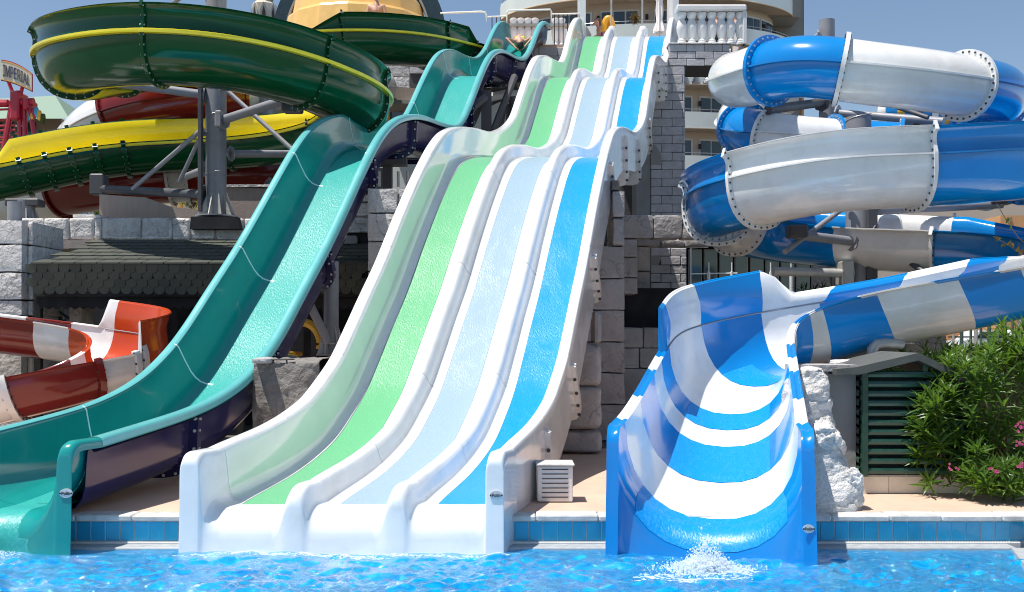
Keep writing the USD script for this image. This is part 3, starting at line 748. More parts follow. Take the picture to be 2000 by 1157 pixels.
# open part
s_turn0, s_turn1 = rp.s[kn(32.6)], rp.s[kn(36.4)]
EXT0 = rp.s[by_px(rp, 1532, kn(32.4), kn(35), .72)]
def open_prof(s):
    a = np.interp
    k = lambda q: rp.s[kn(q)]
    r = a(s, [k(15), k(30), k(33), k(36), k(38)], [.60, .60, .64, .74, .90])
    dp = a(s, [k(15), k(22), k(29), k(33), k(38)], [.72, .74, .66, .74, 1.08])
    eL = a(s, [k(15), k(15.3), k(27.6), k(28.6)], [.05, .44, .42, .05])
    eR = a(s, [k(30.2), k(31.0), EXT0, EXT0 + .06, k(36.15), k(36.25)], [.05, .20, .22, .62, .58, .05])
    return flume_prof(r, dp, eL, eR, lip=a(s, [k(28), k(33), k(36), k(38)], [.09, .12, .13, .20]), flare=a(s, [k(28), k(30)], [1.0, .35]))
OP = rows_of(rp, open_prof)
OPo = outward(OP, .02)
VI, VO = rp.put(OP), rp.put(OPo)
SKEW = {}          # joints that run askew: step at the left wall -> step at the right wall
def open_section(i0, i1, m):
    if i0 not in SKEW and i1 not in SKEW:
        return obj("flume_section", shell(rp, OP, OPo, i0, i1), m, rs, 38)
    w = np.linspace(0, 1, K); rows = []
    for t in np.linspace(0, 1, max(6, i1 - i0)):
        f = (i0 * (1 - w) + SKEW.get(i0, i0) * w) * (1 - t) + (i1 * (1 - w) + SKEW.get(i1, i1) * w) * t
        k = np.clip(f.astype(int), 0, len(rp.s) - 2); q = (f - k)[:, None]; j = np.arange(K)
        rows.append(np.concatenate([VI[k, j] * (1 - q) + VI[k + 1, j] * q, (VO[k, j] * (1 - q) + VO[k + 1, j] * q)[::-1]]))
    return obj("flume_section", loop_mesh(np.array(rows)), m, rs, 38)
o1 = by_px(rp, 2010, kn(17), kn(20)); o2 = by_px(rp, 1787, kn(18.5), kn(21)); o3 = by_px(rp, 1478, kn(20), kn(22.6)); o4 = kn(23.55); o5 = kn(24.5); 
o6 = by_px(rp, 1655, kn(25), kn(27)); o7 = by_px(rp, 1840, kn(26), kn(28.2)); o8 = kn(29.0); o9 = kn(29.7)
o10 = by_px(rp, 1940, kn(29.8), kn(32), -.65); o11 = by_px(rp, 1815, kn(30.5), kn(33), -.65); o12 = by_px(rp, 1675, kn(31.4), kn(33.8), -.65); o13 = by_px(rp, 1577, kn(32), kn(34.2), -.65)
o14 = by_px(rp, 1500, kn(33), kn(35.5), .72); o15 = by_px(rp, 1365, kn(34), kn(36.4), .72)
SKEW[o11] = by_px(rp, 1905, kn(30.4), kn(32.5), .68); SKEW[o12] = by_px(rp, 1785, kn(30.8), kn(33), .68); SKEW[o13] = by_px(rp, 1648, kn(31.8), kn(34), .68)
SKEW[o10] = SKEW[o11] - 14;  o14 = max(o14, o13 + 3); SKEW[o14] = by_px(rp, 1500, kn(33), kn(35.5), .72)
N = len(rp.s) - 1
lastk = lambda d: int(np.argmin(np.abs(rp.c[kn(35):, 1] - d))) + kn(35)
o16, o17, o18, o19 = kn(35.95), kn(36.4), lastk(12.1), lastk(11.42)
osq = [(b7, o1, "gel_blue"), (o1, o2, "gel_blue"), (o2, o3, "gel_white"), (o3, o4, "gel_blue"), (o4, o5, "gel_white"), (o5, o6, "gel_blue"), (o6, o7, "gel_white"), (o7, o8, "gel_blue"), (o8, o9, "gel_white"), (o9, o10, "gel_white"), (o10, o11, "gel_blue"), (o11, o12, "gel_white"), (o12, o13, "gel_blue"), (o13, o14, "gel_white"), (o14, o15, "gel_blue"), (o15, o16, "gel_white"), (o16, o17, "gel_blue"), (o17, o18, "gel_white"), (o18, o19, "gel_blue"), (o19, N, "gel_white")]
for i0, i1, m in osq:
    if i1 > i0:
        open_section(i0, i1, m)
for i, m in ((o2, "gel_white"), (o3, "gel_white"), (o4, "gel_white"), (o5, "gel_white"), (o7, "gel_white"), (o1, "gel_blue")):
    flange_at(rp, OPo[i], i, m, rs, h=.085, w=.03, every=1.2)
for i, m in ():
    flange_at(rp, OPo[i], i, m, rs, h=.05, w=.07, k0=4, k1=-4, every=1.2)
# crease lip along the rim under the raised wall
for k0_, k1_, mm in [(a, b, m) for a, b, m in osq if a >= b7 and b <= o8]:
    idx = np.arange(k0_, k1_ + 1)
    r = OP[idx][:, 7, 0]
    pr = np.stack([np.stack([r - .012, 0 * r - .012], -1), np.stack([r - .085, 0 * r - .012], -1), np.stack([r - .085, 0 * r + .014], -1), np.stack([r - .012, 0 * r + .014], -1)], 1)
    V = rp.c[idx][:, None] + pr[..., :1] * rp.l[idx][:, None] + pr[..., 1:] * rp.u[idx][:, None]
    obj("rim_lip", closed_rows(V), mm, rs)
# seam groove where the raised wall of the last bend stands on the flume
idx = np.arange(kn(33.1), kn(36.2))
r = OP[idx][:, -7 - 1, 0] if False else OP[idx][:, 22, 0]
pr = np.stack([np.stack([r - .004, 0 * r + .0], -1), np.stack([r - .004, 0 * r + .022], -1), np.stack([r - .016, 0 * r + .014], -1)], 1)
V = rp.c[idx][:, None] + pr[..., :1] * rp.l[idx][:, None] + pr[..., 1:] * rp.u[idx][:, None]
obj("wall_seam", closed_rows(V), "steel_paint", rs)
# wet run along the floor of the last stretch
def water_run(path, OPx, i0, i1, mat, parent, c=14, w=4):
    a, b = OPx[i0:i1 + 1, c - w:c + w + 1], None
    up = a - 0; n_ = outward(a, -.006)
    n_[:, 0] = a[:, 0]; n_[:, -1] = a[:, -1]
    n0 = outward(a, -.002)
    lo = np.concatenate([n_, n0[:, ::-1]], 1)
    V = path.c[i0:i1 + 1][:, None] + lo[..., :1] * path.l[i0:i1 + 1][:, None] + lo[..., 1:] * path.u[i0:i1 + 1][:, None]
    return obj("water_run", closed_rows(V), mat, parent, 40)
for i0, i1, m in osq:
    if i0 >= o13 and m == "gel_blue":
        water_run(rp, OP, i0, i1, "wet_blue", rs, 14, 3)

# the mouth: every line of the flume rolls over and drops into the water, flaring to a broad blue front
eC, eL_, eU, eT = rp.c[N], rp.l[N], rp.u[N], rp.t[N]
endp = OP[N]
rows = []
base = eC + endp[:, :1] * eL_ + endp[:, 1:] * eU
flat_t = np.array([-.233, -1.0, 0])
rimz = base[:, 2].max()
def mouth_row(t):
    q = base.copy()
    hfrac = np.clip((q[:, 2] - base[:, 2].min()) / np.ptp(base[:, 2]), 0, 1)
    run = .16 - .03 * (1 - hfrac)
    rr = .34 - .15 * hfrac
    fwd = np.minimum(t, .5) / .5
    a = np.clip((t - .5) / .5, 0, 1) * math.pi / 2
    go = fwd * run + rr * math.sin(a)
    q = q + go[:, None] * flat_t * [1, 1, 0]
    q[:, 2] += -.30 * (fwd * run) - rr * (1 - math.cos(a))
    q[:, 0] += (q[:, 0] - base[:, 0].mean()) * .055 * min(1, t * 1.5)
    return q
rows = [mouth_row(t) for t in np.r_[np.linspace(0, .5, 7), np.linspace(.56, 1, 9)]]
for t in (.3, .65, 1.0):
    q = rows[15].copy(); q[:, 2] = q[:, 2] * (1 - t) - .2 * t; q[:, 1] -= .07 * t
    q[:, 0] = q[:, 0] + (q[:, 0] - base[:, 0].mean()) * .02 * t
    rows.append(q)
rows = np.array(rows)
thick = rows.copy(); thick[:, :, 1] += .03
cx = base[:, 0].mean(); side_ = np.sign(endp[:, 0]); 
loop = np.concatenate([rows, thick[:, ::-1]], 1)
mo = obj("mouth", geo((rows.reshape(-1, 3), grid_faces(len(rows), rows.shape[1]))), "gel_blue", rs, 40, label="broad blue mouth of the flume")
# outside cheeks of the mouth, from the rim edge down
for s, k in ((-1, 0), (1, -1)):
    e = rows[:, k]
    lowr = e.copy(); lowr[:, 2] = -.2
    obj("mouth_cheek", geo((np.concatenate([e, lowr]), grid_faces(2, len(e)))), "gel_blue", rs)
water_rows = rows[:14, 10:19] + np.array([0, -.004, .006])
obj("water_run", (water_rows.reshape(-1, 3), grid_faces(14, 9)), "wet_blue", rs, 40)
_f = rows.reshape(-1, 3)
_px, _py = 1000 + 2000 * _f[:, 0] / _f[:, 1], 650 - 2000 * (_f[:, 2] - EYE) / _f[:, 1]
_y = _f[np.argsort(np.hypot(_px - 1582, _py - 1030))[:3], 1].min() - .004       # the front panel's depth at the plate's place
plaque(rs, tuple(P(1579, 1033, _y)), .115)

# columns that carry it
c1 = round_column("steel_column", "thick grey steel column with open top inside the blue and white coil", 6.63, 19.6, DECK, 6.42, .235)
for z, a, lab in ((5.42, (8.6, 17.9), 0), (4.55, (9.3, 19.4), 0), (3.75, (4.9, 20.2), 0), (3.62, (5.35, 18.2), 0)):
    pass
arm(c1, "arm", (6.85, 19.5, 4.62), (9.2, 19.2, 4.72), .09)
arm(c1, "arm", (6.4, 19.3, 4.02), (5.15, 18.6, 4.08), .09)
arm(c1, "arm", (6.42, 19.4, 3.42), (4.9, 19.2, 3.45), .085, "galvanised")
obj("pad", box(6.22, 6.42, 19.2, 19.7, 3.2, 3.65, .02), "galvanised", c1)
obj("stiffener", box(6.70, 6.90, 19.30, 19.40, .4, 4.9, .02), "steel_dark", c1)
arm(c1, "brace", (6.40, 19.4, 4.75), (4.9, 18.4, 3.75), .05)
arm(c1, "brace", (6.86, 19.4, 4.25), (8.25, 18.0, 3.15), .06)
arm(c1, "brace", (6.86, 19.5, 4.15), (7.8, 17.8, 2.9), .055, "steel_dark")
obj("saddle", box(8.95, 9.35, 19.0, 19.35, 4.70, 4.98, .03), "steel_dark", c1)
obj("saddle", box(5.0, 5.35, 18.45, 18.75, 4.02, 4.25, .03), "steel_dark", c1)
c2 = round_column("steel_column", "slimmer grey steel column standing behind the top blue and white tube", 7.38, 24.0, DECK, 9.62, .18)
arm(c2, "arm", (7.2, 23.8, 7.65), (5.4, 21.6, 7.0), .10, "steel_dark")
arm(c2, "arm", (7.55, 23.8, 7.4), (9.4, 22.3, 6.9), .09)
arm(c2, "brace", (7.2, 23.9, 9.3), (6.0, 24.6, 8.4), .05)
arm(c2, "brace", (7.5, 23.7, 8.0), (8.9, 21.9, 6.9), .05, "steel_dark")
arm(c2, "brace", (7.2, 23.7, 6.9), (5.9, 21.7, 6.1), .05, "steel_dark")

# ---------------------------------------------------------------- the green slide with yellow inside
gs = thing("flume_slide", "dark green open flume with yellow rim and yellow inside, coiling round a grey column", "water slide", (-6.8, 22.8, 4.9))
GB = [(-1.0, 37.0, 12.1), (-1.35, 35.2, 11.9), (-2.1, 33.4, 11.65), (-2.85, 31.9, 11.4), (-4.0, 30.6, 11.14), (-5.6, 29.5, 10.82), (-7.3, 28.2, 10.3), (-8.9, 26.6, 9.5), (-9.75, 24.8, 8.85), (-9.72, 23.0, 8.34), (-9.1, 21.3, 8.10), (-8.0, 20.2, 7.97), (-6.8, 19.75, 7.91), (-5.2, 20.1, 7.82), (-4.0, 21.2, 7.66), (-3.5, 22.9, 7.55), (-3.95, 24.7, 7.56), (-5.2, 26.1, 7.52), (-6.9, 26.6, 7.40), (-8.8, 26.4, 7.25), (-10.6, 25.9, 6.97), (-12.4, 25.3, 6.45), (-15, 24.2, 5.9)]
gp = Path(GB, .075, roll=[(0, 0), (14, 0), (16.5, 13), (19, 13), (21, 8), (22, 4)])
gk = lambda q: gp.s[gp.knot(q)]
def green_prof(s):
    a = np.interp
    eR = a(s, [gk(5.4), gk(6.0), gk(7.0), gk(18.5), gk(20.95), gk(21.2)], [.05, .30, .50, .52, .66, .05])
    eL = a(s, [0, gk(.7), gk(1.0), gk(1.7), gk(2.0), gk(4.75), gk(5.25)], [.5, .45, .10, .10, .52, .50, .05])
    return flume_prof(.70, .80, eL, eR, lip=.10, pw=2.2)
GPi = rows_of(gp, green_prof); GPo = outward(GPi, .016)
gcuts = [0] + [gp.knot(q) for q in (1.7, 2.7, 4.75, 6.5, 7.8)]
gcuts += [by_px(gp, q, gp.knot(8.2), gp.knot(15)) for q in (100, 313, 595)] + [gp.knot(q) for q in (14.9, 16.4, 18.2, 19.6)]
gcuts += [by_px(gp, q, gp.knot(19), len(gp.s)) for q in (190, 140, 90, 40)] + [len(gp.s) - 1]
gcuts = sorted(set(gcuts))
liner_o = outward(GPi, -.004); liner_i = outward(GPi, -.010)
for a, b in zip(gcuts[:-1], gcuts[1:]):
    obj("flume_section", shell(gp, GPi, GPo, a, b), "gel_green", gs, 38)
    obj("liner", shell(gp, liner_i[:, 2:-2], liner_o[:, 2:-2], a, b), "gel_yellow", gs, 38, label="yellow inner face of the flume")
for i, q in enumerate(gcuts[1:-1]):
    flange_at(gp, GPo[q], q, "gel_green", gs, h=.075, w=.03 if q < gp.knot(19) else .05, bmat="bolt_pale", every=1.6)
for s, ks in ((1, 1), (-1, 0)):
    idx = np.arange(0, len(gp.s))
    e = .70
    pr = [(s * (e + .004), -.045), (s * (e + .11), -.045), (s * (e + .125), -.02), (s * (e + .125), .02), (s * (e + .11), .03), (s * (e + .004), .03)]
    obj("rim_trim", closed_rows(gp.put(pr)), "gel_yellow", gs, label="yellow rim trim")
gc = round_column("steel_column", "tall grey steel column with gusset base in the middle of the green coil", -6.56, 22.7, 4.86, 10.6, .225, gussets=10, cap=False)
arm(gc, "arm", (-6.78, 22.6, 7.55), (-9.55, 22.0, 7.52 + .28), .095)
arm(gc, "arm", (-6.30, 22.3, 6.93), (-4.6, 21.3, 7.18), .095)
arm(gc, "arm", (-6.78, 22.6, 5.35), (-9.9, 24.6, 5.75), .10, "steel_dark")
arm(gc, "arm", (-6.78, 22.7, 5.93), (-7.9, 24.9, 6.1), .085)
arm(gc, "arm", (-6.3, 22.9, 6.3), (-4.4, 24.6, 6.6), .085)
obj("side_channel", box(-6.86, -6.78, 22.35, 22.5, 4.95, 7.7, .01), "steel_dark", gc)
obj("pad", box(-6.42, -6.28, 22.1, 22.5, 6.75, 7.1, .02), "steel_paint", gc)
obj("saddle", box(-9.75, -9.2, 21.7, 22.1, 7.72, 7.95, .03), "steel_dark", gc)
obj("saddle", box(-4.75, -4.35, 21.05, 21.4, 6.86, 7.35, .03), "steel_dark", gc)
obj("saddle", box(-10.1, -9.75, 24.45, 24.8, 5.6, 6.1, .03), "steel_dark", gc)
arm(gc, "brace", (-6.8, 22.5, 6.78), (-8.6, 23.2, 5.55), .05)
arm(gc, "brace", (-6.8, 22.5, 6.7), (-7.6, 23.4, 5.75), .045)
arm(gc, "brace", (-6.35, 22.5, 7.7), (-3.9, 21.6, 5.5), .05)
arm(gc, "brace", (-6.78, 22.7, 10.2), (-7.6, 23.0, 9.7), .05)
gc2 = round_column("steel_column", "grey steel column behind the yellow-lined flume, right of the tall one", -6.75, 28.2, 4.2, 9.1, .20, gussets=6, cap=False)
arm(gc2, "brace", (-6.95, 28.1, 7.3), (-8.0, 28.4, 8.2), .06)
gc3 = round_column("steel_column", "short grey steel column with gussets at the left end of the stone parapet", -11.6, 24.4, 4.75, 5.45, .22, gussets=10, cap=False, seams=False)
obj("saddle", box(-12.0, -11.2, 24.2, 24.6, 5.3, 5.47, .02), "steel_dark", gc3)
gc4 = round_column("steel_column", "dark square-looking post at the left edge above the stone pier", -10.2, 21.0, 4.55, 4.98, .14, gussets=0, cap=False, seams=False)

# ---------------------------------------------------------------- the red and white tube behind the green coil
rt = thing("tube_slide", "red and white closed tube slide behind the green coil", "water slide", (-10, 28, 4.3))
TB = [(-4.5, 33.5, 10.3), (-5.0, 31.5, 9.8), (-6.6, 29.2, 9.2), (-8.6, 28.2, 8.75), (-10.5, 28.0, 8.3), (-12.0, 28.9, 7.75), (-12.2, 31.0, 7.5), (-10.6, 32.8, 7.3), (-8.2, 32.6, 7.1), (-6.6, 31.0, 6.95), (-6.4, 29.4, 6.8), (-7.6, 28.3, 6.68), (-9.4, 27.8, 6.55), (-11.4, 27.9, 6.35), (-13.5, 28.4, 6.1), (-16, 29, 5.8)]
tp = Path(TB, .09)
def tcut(px, a, b): return by_px(tp, px, tp.knot(a), tp.knot(b))
q1, q2, q3 = tcut(467, 1, 3.5), tcut(232, 2.5, 4.5), tcut(110, 4, 6)
q4, q5, q6, q7 = tp.knot(9.2), tcut(370, 10.2, 13), tcut(332, 10.5, 13.5), tcut(122, 12, 14.8)
tsq = [(0, q1, "gel_white"), (q1, q2, "gel_red"), (q2, q3, "gel_white"), (q3, q4, "gel_maroon"), (q4, q5, "gel_red"), (q5, q6, "gel_white"), (q6, q7, "gel_red"), (q7, len(tp.s) - 1, "gel_white")]
for a, b, m in tsq:
    if b > a: tube_section(tp, rt, a, b, m, .74)
rl2 = np.column_stack([-.74 * np.cos(ang_), -.74 * np.sin(ang_)])
for i, m in ((q1, "gel_red"), (q2, "gel_red"), (q3, "gel_white"), (q5, "gel_white"), (q6, "gel_white"), (q7, "gel_red")):
    flange_at(tp, rl2, i, m, rt, h=.09, w=.035, every=1.4)

# ---------------------------------------------------------------- the red, orange and white flume at the left
rf = thing("flume_slide", "red, orange and white open flume making a tight bend at the left edge", "water slide", (-7.6, 17.2, DECK))
FB = [(-13, 18.6, 3.0), (-11, 18.4, 2.78), (-9.0, 18.4, 2.54), (-7.75, 18.3, 2.38), (-6.85, 17.95, 2.22), (-6.48, 17.2, 2.04), (-6.85, 16.4, 1.82), (-7.75, 16.0, 1.58), (-9.0, 15.9, 1.28), (-11, 15.9, .92), (-13, 15.8, .7)]
fp = Path(FB, .055)
fk = lambda q: fp.s[fp.knot(q)]
def red_prof(s):
    eL = np.interp(s, [fk(3.0), fk(3.15), fk(5.4), fk(5.5)], [.05, .56, .56, .05])
    return flume_prof(.62, .62, eL, .05, lip=.10, flare=.3)
FPi = rows_of(fp, red_prof); FPo = outward(FPi, .018)
fcut = [0, by_px(fp, 20, fp.knot(1), fp.knot(3)), by_px(fp, 105, fp.knot(1.5), fp.knot(4)), by_px(fp, 182, fp.knot(2), fp.knot(4.3)), fp.knot(5.42), by_px(fp, 178, fp.knot(6), fp.knot(8.5)), by_px(fp, 26, fp.knot(7), fp.knot(9.5)), len(fp.s) - 1]
for (a, b), m in zip(zip(fcut[:-1], fcut[1:]), ["gel_white", "gel_red", "gel_white", "gel_orange", "gel_white", "gel_red", "gel_white"]):
    obj("flume_section", shell(fp, FPi, FPo, a, b), m, rf, 38)
for i, m in ((fcut[4], "gel_white"), (fcut[5], "gel_red"), (fcut[6], "gel_white"), (fp.knot(5.55), "gel_white")):
    flange_at(fp, FPo[i], i, m, rf, h=.06, w=.05, k0=5, k1=20, every=1.5)
idx = np.arange(fp.knot(3.1), fp.knot(5.45))
pr = np.stack([np.stack([-FPi[idx, 7, 0] * -1 + .004, 0 * idx], -1), np.stack([FPi[idx, 7, 0] + .004, 0 * idx + .02], -1), np.stack([FPi[idx, 7, 0] + .014, 0 * idx + .012], -1)], 1)
obj("wall_seam", closed_rows(fp.c[idx][:, None] + pr[..., :1] * fp.l[idx][:, None] + pr[..., 1:] * fp.u[idx][:, None]), "seal_grey", rf)
# ------------------------------------------------------------------ masonry
def rough_block(x0, x1, y0, y1, z0, z1, seed, amp=.014, n=5, chip=.014):
    """A cut stone with uneven faces and worn edges (about 100 to 250 triangles)."""
    m = trimesh.creation.box((1, 1, 1))
    m = m.subdivide().subdivide()
    if n > 5: m = m.subdivide()
    v = np.array(m.vertices)
    s = np.array([x1 - x0, y1 - y0, z1 - z0]); c = np.array([(x0 + x1) / 2, (y0 + y1) / 2, (z0 + z1) / 2])
    w = v * s
    # soften corners
    d = s / 2 - np.abs(w)
    edge = np.sort(d, axis=1)[:, 1]
    k = np.clip(1 - edge / max(chip * 2.5, 1e-3), 0, 1)
    w = w - np.sign(w) * (k * chip * (.5 + meshkit.noise((w + c) * 4, seed)))[:, None] * (d < 1e-6)
    nz = (meshkit.fbm((w + c) * 2.6 + seed, 3, seed) - .5)[:, None] * amp * 2
    w = w + np.sign(v) * (np.abs(v) > .499) * nz
    return w + c, np.array(m.faces)

def block_wall(parent, rows, y0, y1, mat, name="stone_block", gap=.007, amp=.014, chip=.012, backing=None, n=5):
    """rows: list of (z0, z1, [x joints])."""
    k = 0
    for z0, z1, xs in rows:
        for a, b in zip(xs[:-1], xs[1:]):
            k += 1
            obj(name, rough_block(a + gap / 2, b - gap / 2, y0 + .01 * math.sin(k * 2.1), y1, z0 + gap / 2, z1 - gap / 2, k * 7 + int(abs(y0) * 10), amp, n, chip), mat, parent, 50)
    if backing:
        xs = [x for r in rows for x in r[2]]
        obj("core", box(min(xs) + .02, max(xs) - .02, y0 + .06, y1 - .02, min(r[0] for r in rows) + .01, max(r[1] for r in rows) - .02), backing, parent)

def X(px, d): return (px - 1000) * d / 2000
def Z(py, d): return EYE - (py - 650) * d / 2000

# the pier at the left edge
d = 19.6
st = thing("stone_pier", "pale stone pier at the left edge, half in shadow, above the red flume", "pier", (X(20, d), d, DECK))
block_wall(st, [(a, b, [X(-60, d), X(43, d)]) for a, b in zip([DECK, 1.0, 1.95, 2.62, Z(586, d), Z(532, d), Z(477, d)], [1.0, 1.95, 2.62, Z(586, d), Z(532, d), Z(477, d), Z(429, d)])], d, d + 1.6, "stone_white", n=6, amp=.018)
block_wall(st, [(a, b, [X(43, d), X(66, d + .25)]) for a, b in zip([DECK, 1.3, 2.62, Z(586, d), Z(532, d), Z(477, d)], [1.3, 2.62, Z(586, d), Z(532, d), Z(477, d), Z(430, d)])], d + .22, d + 1.6, "stone_white", n=6, amp=.018)

# the parapet of white stones with the shaded upper course
d = 22.3
pp = thing("stone_parapet", "parapet of cracked white stone blocks under the green slide's tall column", "wall", (X(260, d), d, 4.2))
block_wall(pp, [(Z(469, d), Z(425, d), [X(q, d) for q in (20, 85, 134, 183, 198, 275, 336, 372, 420, 475, 540, 600, 665)])], d, d + .7, "stone_white", amp=.02, chip=.016, n=6, backing="stone_grey")
block_wall(pp, [(Z(427, d + .3), Z(418, d + .3), [X(q, d + .3) for q in (140, 196)])], d + .3, d + .8, "stone_white", amp=.02)
obj("soffit", box(X(60, d), X(192, d), d - .1, d + 1.2, Z(487, d), Z(470, d)), "concrete_pink", pp)
obj("bracket", box(X(184, d), X(194, d), d - .14, d - .02, Z(481, d), Z(470, d)), "paint_yellow", pp)
d2 = 23.6
uw = thing("low_wall", "smooth weathered wall behind the parapet, sloping down to the right", "wall", (X(280, d2), d2, 4.6))
obj("wall_panel", front_plate([(X(194, d2), 4.3), (X(405, d2), 4.3), (X(405, d2), Z(412, d2)), (X(330, d2), Z(403, d2)), (X(285, d2), Z(386, d2)), (X(194, d2), Z(380, d2))], d2, d2 + .5), "concrete_pink", uw)
uw2 = thing("low_wall", "shaded weathered wall between the two grey columns behind the teal slide", "wall", (X(480, 25), 25, 4.4))
obj("wall_panel", front_plate([(X(440, 25), 3.9), (X(600, 25), 3.9), (X(600, 25), Z(372, 25)), (X(440, 25), Z(365, 25))], 25, 25.5), "concrete_pink", uw2)
obj("coping", box(X(440, 25), X(600, 25), 24.95, 25.55, Z(366, 25), Z(361, 25)), "stone_white", uw2)
tr = thing("column_footing", "dark concrete footing under the gusseted base of the tall column", "footing", (X(423, 22.2), 22.2, 4.5))
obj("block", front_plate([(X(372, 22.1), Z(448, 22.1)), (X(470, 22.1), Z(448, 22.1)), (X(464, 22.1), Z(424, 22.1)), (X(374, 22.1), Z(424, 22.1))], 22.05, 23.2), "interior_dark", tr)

# the shingled canopy: scalloped shingles hang on a mansard edge
d = 19.3
cn = thing("shingled_canopy", "long canopy edged with dark scalloped shingles behind the teal slide", "canopy", (X(400, d), d, 3))
x0, x1 = X(60, d), X(722, d)
zt, zb = Z(518, d), Z(577, d)
sw = .208
def shingle(x, z, y, w, h, lean):
    a = np.linspace(0, math.pi, 9)
    pts = [(-w / 2, 0), (-w / 2, -h + w / 2)] + [(-w / 2 * math.cos(t), -h + w / 2 - w / 2 * math.sin(t) * .9) for t in a[1:-1]] + [(w / 2, -h + w / 2), (w / 2, 0)]
    v, f = front_plate(pts, 0, .012)
    return np.column_stack([v[:, 0] + x, v[:, 1] + y - v[:, 2] * 0 + (v[:, 2]) * lean, v[:, 2] + z]), f
nrow = 4
rh = (zt - zb) / 4.0
for r in range(nrow):
    zr = zt - r * rh * .93 + .02
    nsh = int((x1 - x0) / sw)
    for k in range(nsh + 1):
        xs_ = x0 + (k + .5 * (r % 2)) * sw
        if xs_ > x1 - .05 or (xs_ > X(555, d) and xs_ < X(600, d) and False): continue
        jit = .008 * math.sin(k * 12.9 + r * 4.1)
        obj("shingle", shingle(xs_, zr + jit, d + r * .025 + .006 * (k % 2), sw * .97, rh * 1.30, -.10), "shingle", cn)
obj("fascia_board", box(x0, x1, d + .12, d + .2, zb - .02, zt + .01), "awning_dark", cn)
ridge_y = 22.2; rz1 = Z(472, 22.2)
for k in range(7):          # courses of the slope above
    t0, t1 = k / 7, (k + 1.12) / 7
    ya, yb = d - .02 + (ridge_y - d) * t0, d + (ridge_y - d) * t1
    za, zb2 = zt + .02 + (rz1 - zt) * t0, zt + .03 + (rz1 - zt) * t1
    pieces = []
    for q in range(int((x1 - x0) / .42)):
        xa = x0 + q * .42 + .21 * (k % 2)
        pieces.append(geo((np.array([[xa, ya, za + .03], [xa + .40, ya, za + .03], [xa + .40, yb, zb2], [xa, yb, zb2], [xa, ya, za], [xa + .40, ya, za], [xa + .40, yb, zb2 - .03], [xa, yb, zb2 - .03]]), np.array([[0, 1, 2, 3], [4, 7, 6, 5], [0, 4, 5, 1], [1, 5, 6, 2], [2, 6, 7, 3], [3, 7, 4, 0]]))))
    obj("roof_course", pieces, "shingle", cn, kind="stuff")
obj("ceiling", box(x0, x1, d + .2, 22.4, zb - .1, zb - .05), "awning_dark", cn)
vz = Z(598, d)
wv = .165
pts = [(x0, zb)] ; xx = x0
while xx < x1 - wv:
    pts += [(xx + wv * q, vz - .06 * math.sin(math.pi * q)) for q in (0, .25, .5, .75)]; xx += wv
pts += [(xx, zb)]
obj("valance", front_plate(pts, d + .21, d + .22), "awning_dark", cn)
for px in (75, 215, 340, 470, 600, 716):
    obj("post", box(X(px, 19.6) - .06, X(px, 19.6) + .06, 19.55, 19.67, DECK, zb - .06), "awning_dark", cn)
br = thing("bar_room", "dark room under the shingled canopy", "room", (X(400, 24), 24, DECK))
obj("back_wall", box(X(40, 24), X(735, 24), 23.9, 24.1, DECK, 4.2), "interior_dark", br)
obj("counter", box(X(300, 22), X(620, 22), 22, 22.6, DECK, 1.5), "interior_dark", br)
rl = thing("stair_railing", "dark diagonal stair railing seen under the left end of the canopy", "railing", (X(110, 21), 21, 2.0))
for k in range(9):
    px = 72 + k * 8
    obj("baluster", cyl(P(px, 650, 21), P(px, 600 + k * 3.2, 21), .016, n=6), "paint_black", rl)
obj("handrail", cyl(P(68, 588, 21), P(140, 640, 21), .03, n=8), "paint_black", rl)
obj("handrail", cyl(P(100, 598, 21), P(140, 626, 21), .025, n=8), "paint_black", rl)
wb = thing("stone_pier", "small white stone pier seen between the canopy and the orange flume", "pier", (X(143, 20.6), 20.6, DECK))
block_wall(wb, [(DECK, 1.4, [X(133, 20.6), X(160, 20.6)]), (1.4, 2.3, [X(133, 20.6), X(160, 20.6)]), (2.3, Z(600, 20.6), [X(133, 20.6), X(160, 20.6)])], 20.6, 21.2, "stone_white", amp=.018)
pl = thing("potted_statue", "yellow figure standing in the shade left of the stair railing", "figure", (X(83, 20.8), 20.8, DECK))
obj("body", lathe([(.001, 2.1), (.07, 2.1), (.12, 2.2), (.10, 2.45), (.13, 2.6), (.07, 2.72), (.09, 2.8), (.05, 2.9), (.001, 2.92)], (X(83, 20.8), 20.8, 0), 14), "paint_yellow", pl, 40)
obj("plinth", box(X(83, 20.8) - .14, X(83, 20.8) + .14, 20.66, 20.94, DECK, 2.1), "awning_dark", pl)

# the tall stone pier between the teal and the white slides
d = 19.0
sp = thing("stone_pier", "tall stone pier between the teal slide and the white slide", "pier", (X(760, d), d, DECK))
js = [Z(q, d) for q in (770, 700, 640, 590, 530, 472, 416, 367)]
block_wall(sp, [(max(a, DECK), b, [X(717, d), X(776, d)]) for a, b in zip(js[:-1], js[1:])], d, d + 1.2, "stone_white", n=6, amp=.018)
block_wall(sp, [(max(a, DECK), b, [X(776, d), X(850, d)]) for a, b in zip(js[:-1], js[1:])], d + .1, d + 1.2, "stone_white", n=6, amp=.018)
d = 21.5
sq = thing("stone_wall", "short stone wall with a dark recess left of the tall stone pier", "wall", (X(690, d), d, 3.5))
block_wall(sq, [(Z(455, d), Z(423, d), [X(640, d), X(720, d)]), (Z(423, d), Z(395, d), [X(640, d), X(720, d)]), (Z(395, d), Z(370, d), [X(655, d), X(720, d)])], d, d + .6, "stone_white", amp=.018, n=6)
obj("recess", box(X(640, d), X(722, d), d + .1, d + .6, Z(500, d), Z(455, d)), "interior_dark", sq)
obj("ledge", box(X(645, d), X(697, d), d - .05, d + .3, Z(477, d), Z(461, d), .02), "concrete_smooth", sq)

